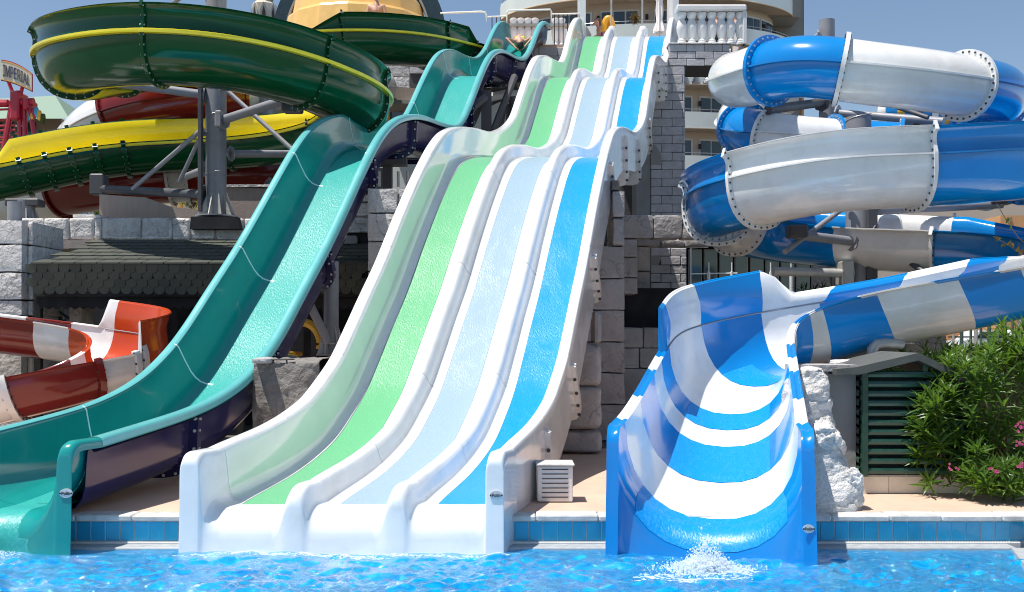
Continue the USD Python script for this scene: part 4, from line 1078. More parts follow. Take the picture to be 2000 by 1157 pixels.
# grey column with slanting strut under the teal slide, standing on the rock wall
gcx = X(647, 18.0)
gd = round_column("steel_column", "grey steel column with a slanting strut under the teal slide", gcx, 18.0, 1.9, 3.55, .13, gussets=6, cap=False, seams=False)
obj("strut", cyl((gcx - .02, 17.85, 2.12), (gcx - .45, 17.6, 3.1), .075, n=14), "steel_paint", gd, 40)
obj("strut", cyl((gcx, 17.9, 3.15), (gcx - .3, 17.8, 3.17), .03, n=10), "steel_paint", gd, 40)
obj("collar", lathe([(.133, 0), (.165, 0), (.165, .02), (.133, .02)], (gcx, 18.0, 2.1), 20), "galvanised", gd)
gu = thing("steel_column", "dark steel column and curved bracket under the upper humps of the teal slide", "column", (X(948, 27.5), 27.5, 5.5))
obj("shaft", box(X(940, 27.5), X(960, 27.5), 27.4, 27.7, 5.0, Z(178, 27.5)), "steel_dark", gu)
obj("bracket", tube([P(945, 190, 27.3), P(920, 210, 27), P(905, 240, 26.8), P(900, 268, 26.7)], .14, 8), "steel_dark", gu)
obj("brace", cyl(P(963, 258, 27.5), P(1005, 150, 29), .10, n=8), "steel_dark", gu)
gv = thing("steel_column", "dark steel post and saddle under the middle hump of the teal slide", "column", (X(757, 22), 22, 4.8))
obj("shaft", box(X(749, 22), X(765, 22), 21.9, 22.2, 4.4, Z(318, 22)), "steel_dark", gv)
obj("beam", box(X(735, 22), X(795, 22), 21.8, 22.1, Z(325, 22), Z(310, 22)), "steel_dark", gv)
for px in (741, 778, 796):
    gb = obj("hanger", cyl(P(px, 365, 21.6), P(px, 335, 21.6), .03, n=8), "galvanised", gv)
obj("back_box", box(X(712, 21.9), X(745, 21.9), 22.2, 22.8, Z(368, 22), Z(325, 22)), "concrete_smooth", gv)
gw = thing("crossbeam_tower", "dark lattice of beams behind the upper lanes of the white slide", "frame", (X(990, 31), 31, 5))
obj("post", cyl(P(995, 300, 30.5), P(998, 205, 30.5), .15, n=10), "steel_dark", gw)
obj("post", cyl(P(968, 300, 30), P(985, 200, 30), .10, n=10), "steel_dark", gw)
obj("post", cyl(P(1012, 270, 30), P(1000, 190, 30), .12, n=10), "steel_dark", gw)
obj("plate", box(X(885, 31), X(1010, 31), 31, 31.2, Z(300, 31), Z(285, 31)), "concrete_smooth", gw)

# the rough rock wall below, between the teal slide and the white slide
def rock_sheet(x0, x1, zt, zb, y, seed, amp=.22, nx=70, nz=46, depth=1.2, lean=.25, top=None):
    """A craggy face with a top that runs back, closed at the sides."""
    xs = np.linspace(x0, x1, nx); t = np.linspace(0, 1, nz)
    gx, gt = np.meshgrid(xs, t, indexing="ij")
    topz = zt + (.16 * (meshkit.fbm(np.stack([gx * 1.7, 0 * gx, 0 * gx + seed], -1), 3, seed) - .5) if top is None else top(gx))
    z = np.where(gt < .7, zb + (topz - zb) * gt / .7, topz)
    yb = np.where(gt < .7, y + lean * gt / .7, y + lean + depth * (gt - .7) / .3)
    q = np.stack([gx, yb, z], -1)
    n1 = meshkit.fbm(q * 1.5 + seed, 5, seed) - .5; n2 = meshkit.fbm(q * 5 + seed, 3, seed + 4) - .5
    q[..., 1] += amp * 1.6 * n1 + amp * .35 * n2
    q[..., 2] += .12 * n2 + .10 * n1 * (gt > .6)
    return geo((q.reshape(-1, 3), grid_faces(nx, nz)))
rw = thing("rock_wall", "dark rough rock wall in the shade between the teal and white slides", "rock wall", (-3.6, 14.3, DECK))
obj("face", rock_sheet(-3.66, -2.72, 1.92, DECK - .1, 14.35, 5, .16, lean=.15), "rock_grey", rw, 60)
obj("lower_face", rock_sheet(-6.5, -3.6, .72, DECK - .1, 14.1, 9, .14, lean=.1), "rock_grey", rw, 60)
obj("slab", rough_block(-3.64, -3.4, 14.25, 14.7, 1.86, 1.95, 3, .02), "stone_grey", rw)
gl = thing("guard_rail", "low black rail on top of the rock wall beside the teal slide", "railing", (X(535, 14.4), 14.4, 1.9))
obj("rail", cyl(P(520, 703, 14.5), P(575, 702, 14.5), .012, n=6), "paint_black", gl)
for px in (523, 534, 560):
    obj("stub", cyl(P(px, 703, 14.5), P(px, 709, 14.5), .012, n=6), "paint_black", gl)
# the yellow kiddie ride seen under the teal slide
kr = thing("kiddie_ride", "yellow and orange rounded kiddie ride in the shade beside the grey column", "ride", (X(590, 18.6), 18.6, 1.9))
a = np.linspace(-.25, math.pi + .25, 24)
obj("hoop", tube([P(590 - 36 * math.cos(t), 672 - 42 * math.sin(t), 18.4) for t in a], .075, 8), "paint_yellow", kr, 40)
obj("hoop", tube([P(592 - 36 * math.cos(t), 670 - 40 * math.sin(t), 18.9) for t in a], .06, 8), "float_orange", kr, 40)
obj("roof", geo((np.array([list(P(592 - 38 * math.cos(t), 674 - 43 * math.sin(t), dd)) for dd in (18.4, 19.2) for t in a[5:-5]]), grid_faces(2, 14))), "float_orange", kr)
obj("seat", box(X(553, 18.6), X(584, 18.6), 18.4, 19.0, Z(697, 18.6), Z(688, 18.6), .05), "paint_yellow", kr)
obj("pole", cyl(P(564, 697, 18.4), P(562, 655, 18.4), .02, n=6), "cloth_lime", kr)
ws = thing("stone_pier", "slim white stone post under the teal slide, left of the yellow ride", "pier", (X(540, 19.4), 19.4, DECK))
block_wall(ws, [(DECK, 1.9, [X(526, 19.4), X(543, 19.4)]), (1.9, Z(640, 19.4), [X(526, 19.4), X(543, 19.4)])], 19.4, 19.8, "stone_white")
obj("shaded_side", rough_block(X(543, 19.4), X(553, 19.4), 19.45, 19.8, DECK, Z(640, 19.4), 4), "concrete_pink", ws)  # darker material stands in for shade on this side of the post

# the stone piers right of the white slide
d = 16.6
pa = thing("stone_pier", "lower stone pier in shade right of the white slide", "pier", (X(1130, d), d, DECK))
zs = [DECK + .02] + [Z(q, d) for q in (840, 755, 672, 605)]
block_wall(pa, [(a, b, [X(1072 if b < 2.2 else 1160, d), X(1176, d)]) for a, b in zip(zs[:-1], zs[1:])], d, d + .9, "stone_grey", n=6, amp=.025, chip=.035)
d = 18.6
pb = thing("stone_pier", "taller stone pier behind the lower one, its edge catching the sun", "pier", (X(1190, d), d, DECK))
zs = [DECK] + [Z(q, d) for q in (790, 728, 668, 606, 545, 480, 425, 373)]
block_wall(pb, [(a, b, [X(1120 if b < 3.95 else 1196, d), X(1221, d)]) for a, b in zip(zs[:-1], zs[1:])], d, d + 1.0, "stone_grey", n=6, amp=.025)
obj("stained_cap", rough_block(X(1193, d), X(1212, d), d + .02, d + .8, Z(372, d), Z(350, d), 8), "rock_grey", pb)

# the gate wall of big stones and the brick tower behind
d = 20.5
gw2 = thing("stone_wall", "large stone wall with a dark opening behind the piers", "wall", (X(1260, d), d, DECK))
block_wall(gw2, [(Z(466, d), Z(420, d), [X(q, d) for q in (1190, 1277, 1333, 1400, 1470)]), (Z(503, d), Z(466, d), [X(1190, d), X(1246, d)]), (Z(542, d), Z(503, d), [X(1190, d), X(1246, d)]), (Z(575, d), Z(542, d), [X(1190, d), X(1246, d)])], d, d + .6, "stone_grey", n=6, amp=.018)
block_wall(gw2, [(Z(680, d), Z(640, d), [X(q, d) for q in (1200, 1257, 1320, 1380)]), (Z(720, d), Z(680, d), [X(q, d) for q in (1200, 1249, 1320, 1380)]), (Z(790, d), Z(720, d), [X(q, d) for q in (1200, 1290, 1380)]), (DECK, Z(790, d), [X(q, d) for q in (1200, 1260, 1380)])], d, d + .6, "stone_grey", n=6, amp=.018)
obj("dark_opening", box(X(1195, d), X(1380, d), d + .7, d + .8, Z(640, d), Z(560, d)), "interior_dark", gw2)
d = 21.6
gf = thing("stone_doorway", "pinkish stone doorway frame below the brick tower", "doorway", (X(1260, d), d, 3))
block_wall(gf, [(Z(482, d), Z(467, d), [X(q, d) for q in (1246, 1292, 1337, 1390)]), (Z(530, d), Z(482, d), [X(1246, d), X(1271, d)]), (Z(597, d), Z(530, d), [X(1246, d), X(1271, d)])], d, d + .4, "stone_grey", n=5, amp=.02)
def brick_wall(parent, x0, x1, z0, z1, y, bw, bh, skip=None, name="brick", mat="brick_grey", depth=.12, phase=0.0):
    k = 0; z = z1
    r = 0
    while z - bh > z0 - .5 * bh:
        x = x0 - (bw * .5 if r % 2 else 0) - phase * bw
        while x < x1 - .03:
            a, b = max(x, x0), min(x + bw, x1)
            if b - a > .06 and not (skip and skip((a + b) / 2, z - bh / 2)):
                jz = .004 * math.sin(k * 3.3)
                m = box(a + .008, b - .008, y - .02 + .008 * math.sin(k * 1.7), y + depth, z - bh + .008 + jz, z - .008 + jz, .012)
                obj(name, m, mat, parent); k += 1
            x += bw
        z -= bh; r += 1
d = 22.4
bl = thing("brick_wall", "low wall of grey bricks beside the doorway, patched with green plaster", "wall", (X(1306, d), d, 3))
patch = lambda x, z: ((x - X(1271, d)) / (21 * d / 2000)) ** 2 + ((z - Z(503, d)) / (28 * d / 2000)) ** 2 < 1 
brick_wall(bl, X(1271, d), X(1341, d), Z(597, d), Z(484, d), d, 39 * d / 2000, 17 * d / 2000, skip=patch)
obj("core", box(X(1271, d), X(1341, d), d + .02, d + .5, Z(600, d), Z(484, d)), "mortar_dark", bl)
obj("plaster_patch", front_plate([(X(1271, d), Z(484, d)), (X(1288, d), Z(484, d)), (X(1292, d), Z(503, d)), (X(1285, d), Z(520, d)), (X(1271, d), Z(525, d))], d - .005, d + .03), "hotel_grey", bl)
d = 32.0
bt = thing("brick_tower", "tall gate tower of grey bricks with a square opening, behind the white slide", "tower", (X(1310, d), d, 5))
brick_wall(bt, X(1271, d), X(1337, d), Z(425, d), Z(130, d), d, 41.5 * d / 2000, 16.8 * d / 2000, skip=lambda x, z: x < X(1271, d) and z < Z(240, d) and z > Z(322, d) and False)
brick_wall(bt, X(1306, d), X(1425, d), Z(129, d), Z(87, d), d, 35 * d / 2000, 14 * d / 2000)
obj("plain_panel", box(X(1243, d), X(1270.5, d), d + .01, d + 1.2, Z(425, d), Z(265, d)), "concrete_smooth", bt)
obj("core", box(X(1272, d), X(1336.5, d), d + .03, d + 1.4, 2.5, Z(130, d)), "mortar_dark", bt)
obj("core", box(X(1307, d), X(1336.5, d), d + .03, d + 1.4, Z(130, d), Z(87, d)), "mortar_dark", bt)
obj("core", box(X(1337, d), X(1425, d), d + .03, d + 1.4, Z(129, d), Z(87, d)), "mortar_dark", bt)
brick_wall2 = [obj("jamb_brick", box(X(1337, d) , X(1337, d) + .02, d + .02 + .0, d + 1.4, Z(130 + 17 * k + 16, d), Z(130 + 17 * k + 1, d)), "brick_grey", bt) for k in range(18)]
obj("ledge", box(X(1305, d), X(1428, d), d - .06, d + 1.5, Z(87, d), Z(84.5, d), .01), "stone_white", bt)
obj("plaster_patch", front_plate([(X(1271, d), Z(322, d)), (X(1293, d), Z(322, d)), (X(1290, d), Z(300, d)), (X(1280, d), Z(285, d)), (X(1271, d), Z(280, d))], d - .035, d), "hotel_grey", bt)
# piece of the platform wall on the left of the lanes
bp = thing("brick_wall", "platform wall of grey blocks below the tops of the teal and green slides", "wall", (X(1000, 36), 36, 9))
brick_wall(bp, X(800, 36), X(1150, 36), Z(150, 36), Z(93, 36), 36, 36 * 36 / 2000, 17 * 36 / 2000)
obj("core", box(X(800, 36), X(1290, 38), 36.03, 40, 5, Z(93, 36)), "mortar_dark", bp)
obj("platform_floor", box(X(800, 36), X(1400, 33), 36.0, 44, Z(93, 36) - .02, Z(93, 36) + .1), "deck_pink", bp)
wv2 = thing("stone_wall", "pale stone wall of large blocks behind the green slide's right bend", "wall", (X(790, 38), 38, 7))
block_wall(wv2, [(Z(a2, 38), Z(b2, 38), [X(q, 38) for q in (740, 800, 860, 930)]) for a2, b2 in ((175, 150), (150, 128), (128, 108))], 38, 38.6, "stone_white", n=5, amp=.04)
# balustrade
d = 32.2
bs = thing("balustrade", "white balustrade of turned balusters on top of the brick gate", "balustrade", (X(1388, d), d, Z(85, d)))
zb_ = Z(84.5, d)
prof = [(.001, 0), (.165, 0), (.165, .09), (.12, .12), (.135, .16), (.095, .22), (.11, .30), (.16, .52), (.17, .66), (.14, .82), (.09, .95), (.12, 1.0), (.135, 1.04), (.15, 1.10), (.15, 1.17), (.10, 1.2), (.001, 1.2)]
H = (Z(20, d) - zb_) / 1.2
for k, px in enumerate((1334, 1353.5, 1373.5, 1393, 1412, 1430, 1449)):
    obj("baluster", lathe([(r * 1.0, h * H) for r, h in prof], (X(px, d), d + .25, zb_), 20), "stone_white" if False else "plastic_white", bs, 40)
obj("top_rail", box(X(1322, d), X(1459, d), d + .02, d + .5, Z(20, d), Z(8, d), .04), "plastic_white", bs)
obj("end_post", box(X(1452, d), X(1460, d), d + .06, d + 1.6, zb_, Z(20, d), .02), "plastic_white", bs)
for k, px in enumerate((1340, 1362, 1384, 1406, 1428)):
    obj("baluster", lathe([(r * 1.0, h * H) for r, h in prof], (X(px, d + 5), d + 5.2, zb_), 14), "plastic_white", bs, 40)
obj("back_rail", box(X(1325, d + 5), X(1445, d + 5), d + 5, d + 5.4, Z(20, d), Z(9, d), .04), "plastic_white", bs)
# ------------------------------------------------------------------ rocks, hut, plants at the right
def boulder(c, s, seed, amp=.35, sub=4, flat=None):
    m = trimesh.creation.icosphere(sub, 1.0); v = np.array(m.vertices)
    n1 = meshkit.fbm(v * 1.6 + seed, 4, seed) - .5; n2 = meshkit.fbm(v * 5.5 + seed, 3, seed + 1) - .5
    v = np.sign(v) * np.abs(v) ** .75
    v = v * (1 + amp * 2 * n1 + amp * .5 * n2)[:, None] * np.asarray(s) + np.asarray(c)
    return v, np.array(m.faces)
def crag(profile, y0, depth, seed, amp=.10, nx=44, nz=60):
    """A rock stack: profile rows (z, x_left, x_right); bulging rough front, closed round the back."""
    pr = np.array(profile); z = np.linspace(pr[0, 0], pr[-1, 0], nz)
    xl, xr = np.interp(z, pr[:, 0], pr[:, 1]), np.interp(z, pr[:, 0], pr[:, 2])
    a = np.linspace(0, 2 * np.pi, nx, endpoint=False)
    cx, rx = (xl + xr) / 2, (xr - xl) / 2
    ca, sa = np.cos(a), np.sin(a)
    sq = lambda q: np.sign(q) * np.abs(q) ** .6
    V = np.stack([cx[:, None] + rx[:, None] * sq(ca), y0 + depth / 2 + depth / 2 * sq(sa) * np.ones((nz, 1)) + .18 * ((z - z[0]) / np.ptp(z))[:, None], np.repeat(z[:, None], nx, 1)], -1)
    n1 = meshkit.fbm(V * 2.2 + seed, 5, seed) - .5; n2 = meshkit.fbm(V * 7 + seed, 4, seed + 3) - .5
    d = np.stack([sq(ca), sq(sa), 0 * ca], -1)[None]
    V = V + d * (amp * 2.4 * n1 + amp * .9 * n2)[..., None]; V[..., 2] += amp * .5 * n2
    v = V.reshape(-1, 3); f = geo((v, grid_faces(nz, nx, True)))[1]
    top = V[-1].mean(0) + [0, 0, .04]; e = (nz - 1) * nx
    f = np.vstack([f, [[e + k, e + (k + 1) % nx, len(v)] for k in range(nx)]])
    return np.vstack([v, top]), f
d = 11.35
rk = thing("white_rock", "rough white painted rock stack between the blue mouth and the green hut", "rock", (X(1640, d), 11.6, DECK))
obj("rock_base", crag([(DECK - .05, X(1545, d), X(1706, d)), (.5, X(1550, d), X(1698, d)), (.8, X(1558, d), X(1672, d)), (1.08, X(1566, d), X(1648, d)), (1.2, X(1575, d), X(1630, d))], 11.28, .9, 3, .10), "rock_white", rk, 70)
obj("rock_upper", crag([(.85, X(1545, 12), X(1650, 12)), (1.25, X(1550, 12), X(1645, 12)), (1.6, X(1556, 12), X(1640, 12)), (1.86, X(1570, 12), X(1626, 12))], 11.95, .55, 8, .12), "rock_white", rk, 70)
obj("boulder", boulder((X(1610, 11.5), 11.62, 1.10), (.20, .22, .16), 12, .35), "rock_white", rk, 70)
obj("boulder", boulder((X(1668, 11.4), 11.55, .55), (.13, .2, .22), 14, .4), "rock_white", rk, 70)
rk2 = thing("white_rock", "low sunlit white rock ledge behind the hut's left eave, under the flume", "rock", (X(1665, 13.5), 13.5, 1.7))
obj("ledge", boulder((X(1668, 13.4), 13.6, Z(711, 13.4) - .04), (.26, .3, .10), 4, .25), "rock_white", rk2, 70)
gwl = thing("rendered_wall", "smooth grey rendered wall between the rock and the hut", "wall", (X(1640, 12.9), 12.9, DECK))
obj("wall_panel", box(X(1560, 12.9), X(1664, 12.9), 12.75, 13.0, DECK, Z(724, 12.9)), "concrete_smooth", gwl)
obj("cap", box(X(1545, 12.9), X(1700, 12.9), 12.6, 13.2, Z(724, 12.9), Z(712, 12.9)), "stone_grey", gwl)
gw3 = thing("rendered_wall", "shaded grey wall under the bend of the blue and white flume", "wall", (X(1620, 15), 15.2, DECK))
obj("wall_panel", box(X(1555, 15), X(1800, 15), 15.0, 15.3, DECK, Z(672, 15)), "concrete_smooth", gw3)

# louvred hut
hd = 12.56
hx0, hx1 = X(1686, hd), X(1905, hd)
hz0, hz1 = .55, Z(735, hd)
ht = thing("louvred_hut", "dark green louvred pump hut with a low gabled roof beside the rock", "hut", (4.9, hd, .55))
hsx = X(1655, 13.25)          # back left corner shows left of the front corner
for k in range(11):
    z = hz0 + .015 + k * .118
    def slat(p0, p1, nrm, z=z):
        n_ = np.asarray(nrm)
        prof = [(0, 0), (.035, .012), (.045, .045), (.035, .075), (0, .088)]
        V = np.array([[np.asarray(p) + n_ * a + np.array([0, 0, z + b]) for a, b in prof] for p in (p0, p1)])
        return geo((V.reshape(-1, 3), grid_faces(2, 5, True)))
    sag = .006 * math.sin(k * 1.7)
    obj("slat", [slat((hx0 + .05, hd, 0), ((hx0 + hx1) / 2 - .06 + sag, hd - .012, 0), (0, -1, 0)), slat(((hx0 + hx1) / 2 - .06 + sag, hd - .012, 0), (hx1, hd, 0), (0, -1, 0))], "hut_green", ht)
    obj("side_slat", slat((hsx + .04, 13.25, 0), (hx0 - .01, hd + .03, 0), (-.92, -.38, 0)), "hut_green", ht)
obj("corner_post", box(hx0 - .03, hx0 + .045, hd - .06, hd + .02, hz0 - .01, hz1 + .05, .008), "hut_green", ht)
obj("rear_post", box(hsx - .0, hsx + .06, 13.2, 13.28, DECK, hz1), "hut_green", ht)
obj("centre_post", box(X(1806, hd) - .03, X(1806, hd) + .03, hd - .03, hd + .03, hz1 - .02, Z(700, hd)), "hut_green", ht)
obj("inner_wall", box(hx0 + .02, hx1, hd + .05, hd + .07, hz0, hz1 - .02), "interior_dark", ht)
obj("inner_side", geo((np.array([[hsx + .06, 13.22, hz0], [hx0 + .03, hd + .06, hz0], [hx0 + .03, hd + .06, hz1], [hsx + .06, 13.22, hz1]]), np.array([[0, 1, 2, 3]]))), "interior_dark", ht)
ry0, ry1 = hd - .13, hd + 1.15
apx, apz = X(1803, 12.3), Z(690, 12.3)
elx, elz = X(1641, 12.3), Z(722, 12.3)
erx, erz = X(1912, 12.3), Z(742, 12.3)
mlx, mlz = X(1680, 12.3), Z(718, 12.3)
th_ = .09
obj("roof", front_plate([(elx, elz), (mlx, mlz), (apx, apz), (erx, erz), (erx, erz - th_), (apx, apz - th_), (mlx + .05, mlz - th_), (elx, elz - th_ + .02)], ry0, ry1), "hut_roof", ht)
obj("lower_roof", box(X(1560, 13.4), elx + .1, 13.0, 13.6, elz - .05, elz + .04), "hut_roof", ht)
pi_ = thing("drain_pipe", "bent pale drain pipe rising behind the hut roof", "pipe", (X(1705, 13.9), 13.9, 1.2))
obj("pipe", tube([P(1703, 730, 13.9), P(1703, 700, 13.9), P(1704, 682, 13.9), P(1712, 672, 13.9), P(1728, 670, 13.9), P(1760, 672, 14.0)], .075, 12), "galvanised", pi_, 40)
obj("collar", lathe([(.076, -.02), (.088, -.02), (.088, .02), (.076, .02)], P(1703, 697, 13.9), 16), "steel_paint", pi_)

# oleanders: whorls of long narrow leaves at the stem tips
def leaf_quad(base, direction, normal, L, W, bend):
    """One lance-shaped leaf of 8 triangles, folded along the midrib."""
    d = direction / np.linalg.norm(direction); s = np.cross(d, normal); s /= np.linalg.norm(s) + 1e-9; n = np.cross(s, d)
    t = np.array([0, .25, .6, 1.0]); w = np.array([.12, 1.0, .8, .0]) * W / 2
    c = base + d * (t * L)[:, None] - n * (bend * L * t ** 2)[:, None]
    l, r = c + s * w[:, None] + n * (w * .45)[:, None], c - s * w[:, None] + n * (w * .45)[:, None]
    V = np.vstack([c, l[:3], r[:3]])
    F = np.array([[0, 1, 5], [0, 5, 4], [1, 2, 6], [1, 6, 5], [2, 3, 6], [0, 7, 8], [0, 8, 1], [1, 8, 9], [1, 9, 2], [2, 9, 3]])
    return V, F
def whorl(tip, axis, R, L=.17, n=14):
    out = []
    axis = axis / np.linalg.norm(axis)
    e1 = np.cross(axis, [0.3, 0.8, 0.1]); e1 /= np.linalg.norm(e1); e2 = np.cross(axis, e1)
    for k in range(n):
        a = k * 2.399 + R.random() * .6
        h = k / n
        spread = .35 + .95 * (1 - h) + R.normal() * .12
        dr = axis * math.cos(spread) + (e1 * math.cos(a) + e2 * math.sin(a)) * math.sin(spread)
        out.append(leaf_quad(tip - axis * (1 - h) * .16, dr, axis, L * (.75 + .5 * R.random()), .030 * (.8 + .5 * R.random()), .10 + .25 * R.random()))
    return out
def oleander(label, tips, base, seed, near, L=.19, flowers=()):
    R = np.random.default_rng(seed)
    t = thing("oleander_bush", label, "bush", base)
    leaves = []
    for tp_ in tips:
        ax = (tp_ - np.asarray(base)) * [.55, .6, .55] + np.array([0, -.15, .55]) + R.normal(size=3) * .14
        leaves += whorl(tp_, ax, R, L)
    stems = []
    for tp_ in tips[::3]:
        b0 = np.asarray(base) + [R.normal() * .12, R.normal() * .1, 0]
        mid = b0 * .45 + tp_ * .55 + [0, .08, .12]
        stems.append(tube([b0, b0 * .6 + mid * .4 + [0, 0, .08], mid, tp_], np.array([.016, .013, .009, .005]), 5))
    obj("stem", stems, "stem_brown", t, kind="stuff")
    cen = np.array([v.mean(0) for v, f in leaves])
    order = np.argsort(cen[:, 1])
    nearset = set(order[:near].tolist())
    for k in order[:near]:
        obj("leaf", leaves[k], "leaf_oleander", t)
    obj("foliage", [leaves[k] for k in range(len(leaves)) if k not in nearset], "leaf_oleander", t, kind="stuff")
    for c in flowers:
        fl = []
        for m_ in range(7):
            o = np.asarray(c) + R.normal(size=3) * .022
            for k in range(5):
                a = k * 2 * math.pi / 5 + R.random()
                dr = np.array([math.cos(a), -.7, math.sin(a)])
                fl.append(leaf_quad(o, dr, np.array([0, -1.0, 0.2]), .022, .020, -.1))
        obj("flower", fl, "flower_pink", t, kind="stuff")
    return t
def tips_in(n, seed, x0, x1, y0, y1, zf, z0=.45):
    R = np.random.default_rng(seed); out = []
    while len(out) < n:
        x, y = R.uniform(x0, x1), R.uniform(y0, y1)
        top = zf(x) + R.normal() * .10
        z = z0 + (top - z0) * R.random() ** .55
        out.append(np.array([x, y - .12 * R.random(), z]))
    return out
oleander("oleander bush in front of the hut's right half, reaching over the louvres", tips_in(95, 1, X(1790, 12.3), X(1890, 12.3), 12.2, 12.8, lambda x: np.interp(x, [4.85, 5.1, 5.5], [1.35, 1.75, 2.15]), .5), (5.25, 12.75, .5), 11, 150, flowers=[P(1858, 917, 12.0)])
oleander("tallest oleander bush with pink flowers at the right edge", tips_in(150, 2, X(1880, 12.3), X(2040, 12.3), 11.95, 12.9, lambda x: np.interp(x, [5.4, 5.9, 6.4], [1.9, 2.25, 2.45]), .55), (5.95, 12.6, .5), 12, 150, L=.2, flowers=[P(1943, 920, 11.7), P(1990, 868, 11.7), P(1990, 836, 11.7), P(1996, 828, 11.9)])
oleander("low drooping oleander over the cream kerb, casting shade on the deck", tips_in(60, 3, X(1880, 12.1), X(2030, 12.1), 11.75, 12.2, lambda x: np.interp(x, [5.3, 5.6, 6.2], [.75, .85, .9]), .36), (5.95, 12.3, .5), 13, 90, flowers=[P(1995, 908, 11.5)])
oleander("oleander bush growing behind the hut roof", tips_in(70, 4, X(1720, 14), X(1880, 14), 13.9, 14.6, lambda x: np.interp(x, [5, 6], [1.95, 2.1]), .9), (5.6, 14.4, .5), 14, 40)
# hedge behind
R = np.random.default_rng(5); hl = []
for k in range(330):
    x, y = R.uniform(X(1700, 17), X(2060, 17)), R.uniform(15.5, 18.5)
    hl += whorl(np.array([x, y, 2.02 + R.normal() * .06 - .25 * R.random()]), np.array([R.normal() * .2, -.25, 1]), R, .17, 9)
hg = thing("hedge", "clipped leafy hedge behind the oleanders, below the parked cars", "hedge", (X(1900, 16.5), 16.5, DECK))
obj("foliage", hl, "leaf_hedge", hg, kind="stuff")
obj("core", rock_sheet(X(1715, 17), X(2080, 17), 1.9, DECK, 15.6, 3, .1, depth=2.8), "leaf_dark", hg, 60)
# thin twig with ochre leaves hanging in from the right
R = np.random.default_rng(9)
tw_ = thing("twig", "thin bare twig with a few ochre leaves hanging in at the right edge", "branch", P(2000, 400, 12))
pts = [P(2030, 500, 12), P(1990, 465, 12), P(1965, 430, 12), P(1947, 398, 12)]
obj("stem", tube(pts, .005, 5), "stem_brown", tw_)
pts2 = [P(2030, 520, 12), P(1995, 495, 12), P(1968, 478, 12), P(1940, 462, 12)]
obj("stem", tube(pts2, .005, 5), "stem_brown", tw_)
for px, py in ((1970, 425), (1973, 440), (1945, 461), (1951, 470), (1957, 466), (1968, 480), (1963, 476), (1985, 492), (1992, 500), (1997, 488), (1975, 474)):
    dr = R.normal(size=3) + [0, 0, -.6]
    obj("leaf", leaf_quad(P(px, py, 12), dr, np.array([.1, -1, .2]), .075, .045, .1), "leaf_ochre" if py > 445 else "leaf_hedge", tw_)
# fence and cars far behind
fn = thing("fence", "tall dark green fence of thick posts in front of the parked cars", "fence", (X(1940, 40), 40, DECK))
for k, px in enumerate((1862, 1878, 1896, 1906, 1916, 1932, 1948, 1962, 1978, 1992, 2006)):
    obj("post", cyl(P(px, 690, 40), P(px + .5, 612, 40), .075 if k % 2 else .05, n=8), "fence_green" if k % 3 else "galvanised", fn)
obj("rail", box(X(1855, 40), X(2010, 40), 40.1, 40.15, Z(660, 40), Z(657, 40)), "fence_green", fn)
def car(label, px, py, d, ln, mat):
    c = thing("parked_car", label, "car", P(px, py, d))
    x0, zb_ = X(px, d), Z(py, d)
    s = ln / 4.2
    body = Polygon([(0, .3), (.1, .75), (.8, .88), (1.25, 1.38), (2.7, 1.42), (3.4, .95), (4.1, .85), (4.2, .35)])
    v, f = front_plate([(x0 + q[0] * s, zb_ + q[1] * s) for q in list(body.exterior.coords)[:-1]], d, d + 1.7)
    obj("body", (v, f), mat, c)
    win = [(1.0, .92), (1.33, 1.30), (2.62, 1.34), (3.2, .95)]
    obj("window", front_plate([(x0 + a * s, zb_ + b * s) for a, b in win], d - .012, d + .01), "window_glass", c)
    for a in (.85, 3.35):
        w = obj("wheel", cyl((x0 + a * s, d - .02, zb_ + .32 * s), (x0 + a * s, d + .22, zb_ + .32 * s), .32 * s, n=20), "paint_black", c)
        obj("rim", cyl((x0 + a * s, d - .03, zb_ + .32 * s), (x0 + a * s, d - .015, zb_ + .32 * s), .2 * s, n=14), "galvanised", w)
car("white car parked behind the green fence, left of the pair", 1872, 692, 46, 3.2, "car_white")
car("pale car parked behind the fence at the right edge", 1955, 692, 47, 3.4, "car_white")
ob = thing("orange_building", "low orange wall behind the parked cars", "building", (X(1930, 60), 60, DECK))
obj("wall", box(X(1790, 60), X(2100, 60), 60, 61, DECK, Z(612, 60)), "wall_orange", ob)
for px in (1885, 1915, 1950, 1985):
    obj("doorway", box(X(px, 60), X(px + 12, 60), 59.95, 59.99, DECK, Z(628, 60)), "slot_dark", ob)
pk = thing("garden_wall", "pinkish rough garden wall under the blue flume, left of the cars", "wall", (X(1815, 20), 20, DECK))
obj("wall_panel", rough_block(X(1770, 20), X(1850, 20), 20, 20.4, DECK, Z(630, 20), 6), "concrete_pink", pk)
yl = thing("orange_building", "pale orange house end showing above the blue flume at the right edge", "building", (X(1980, 55), 55, DECK))
obj("wall", box(X(1954, 55), X(2060, 55), 55, 60, DECK, Z(421, 55)), "wall_orange", yl)
obj("chimney", box(X(1971, 55), X(1975, 55), 54.9, 55.2, Z(434, 55), Z(424, 55)), "brown_wall", yl)
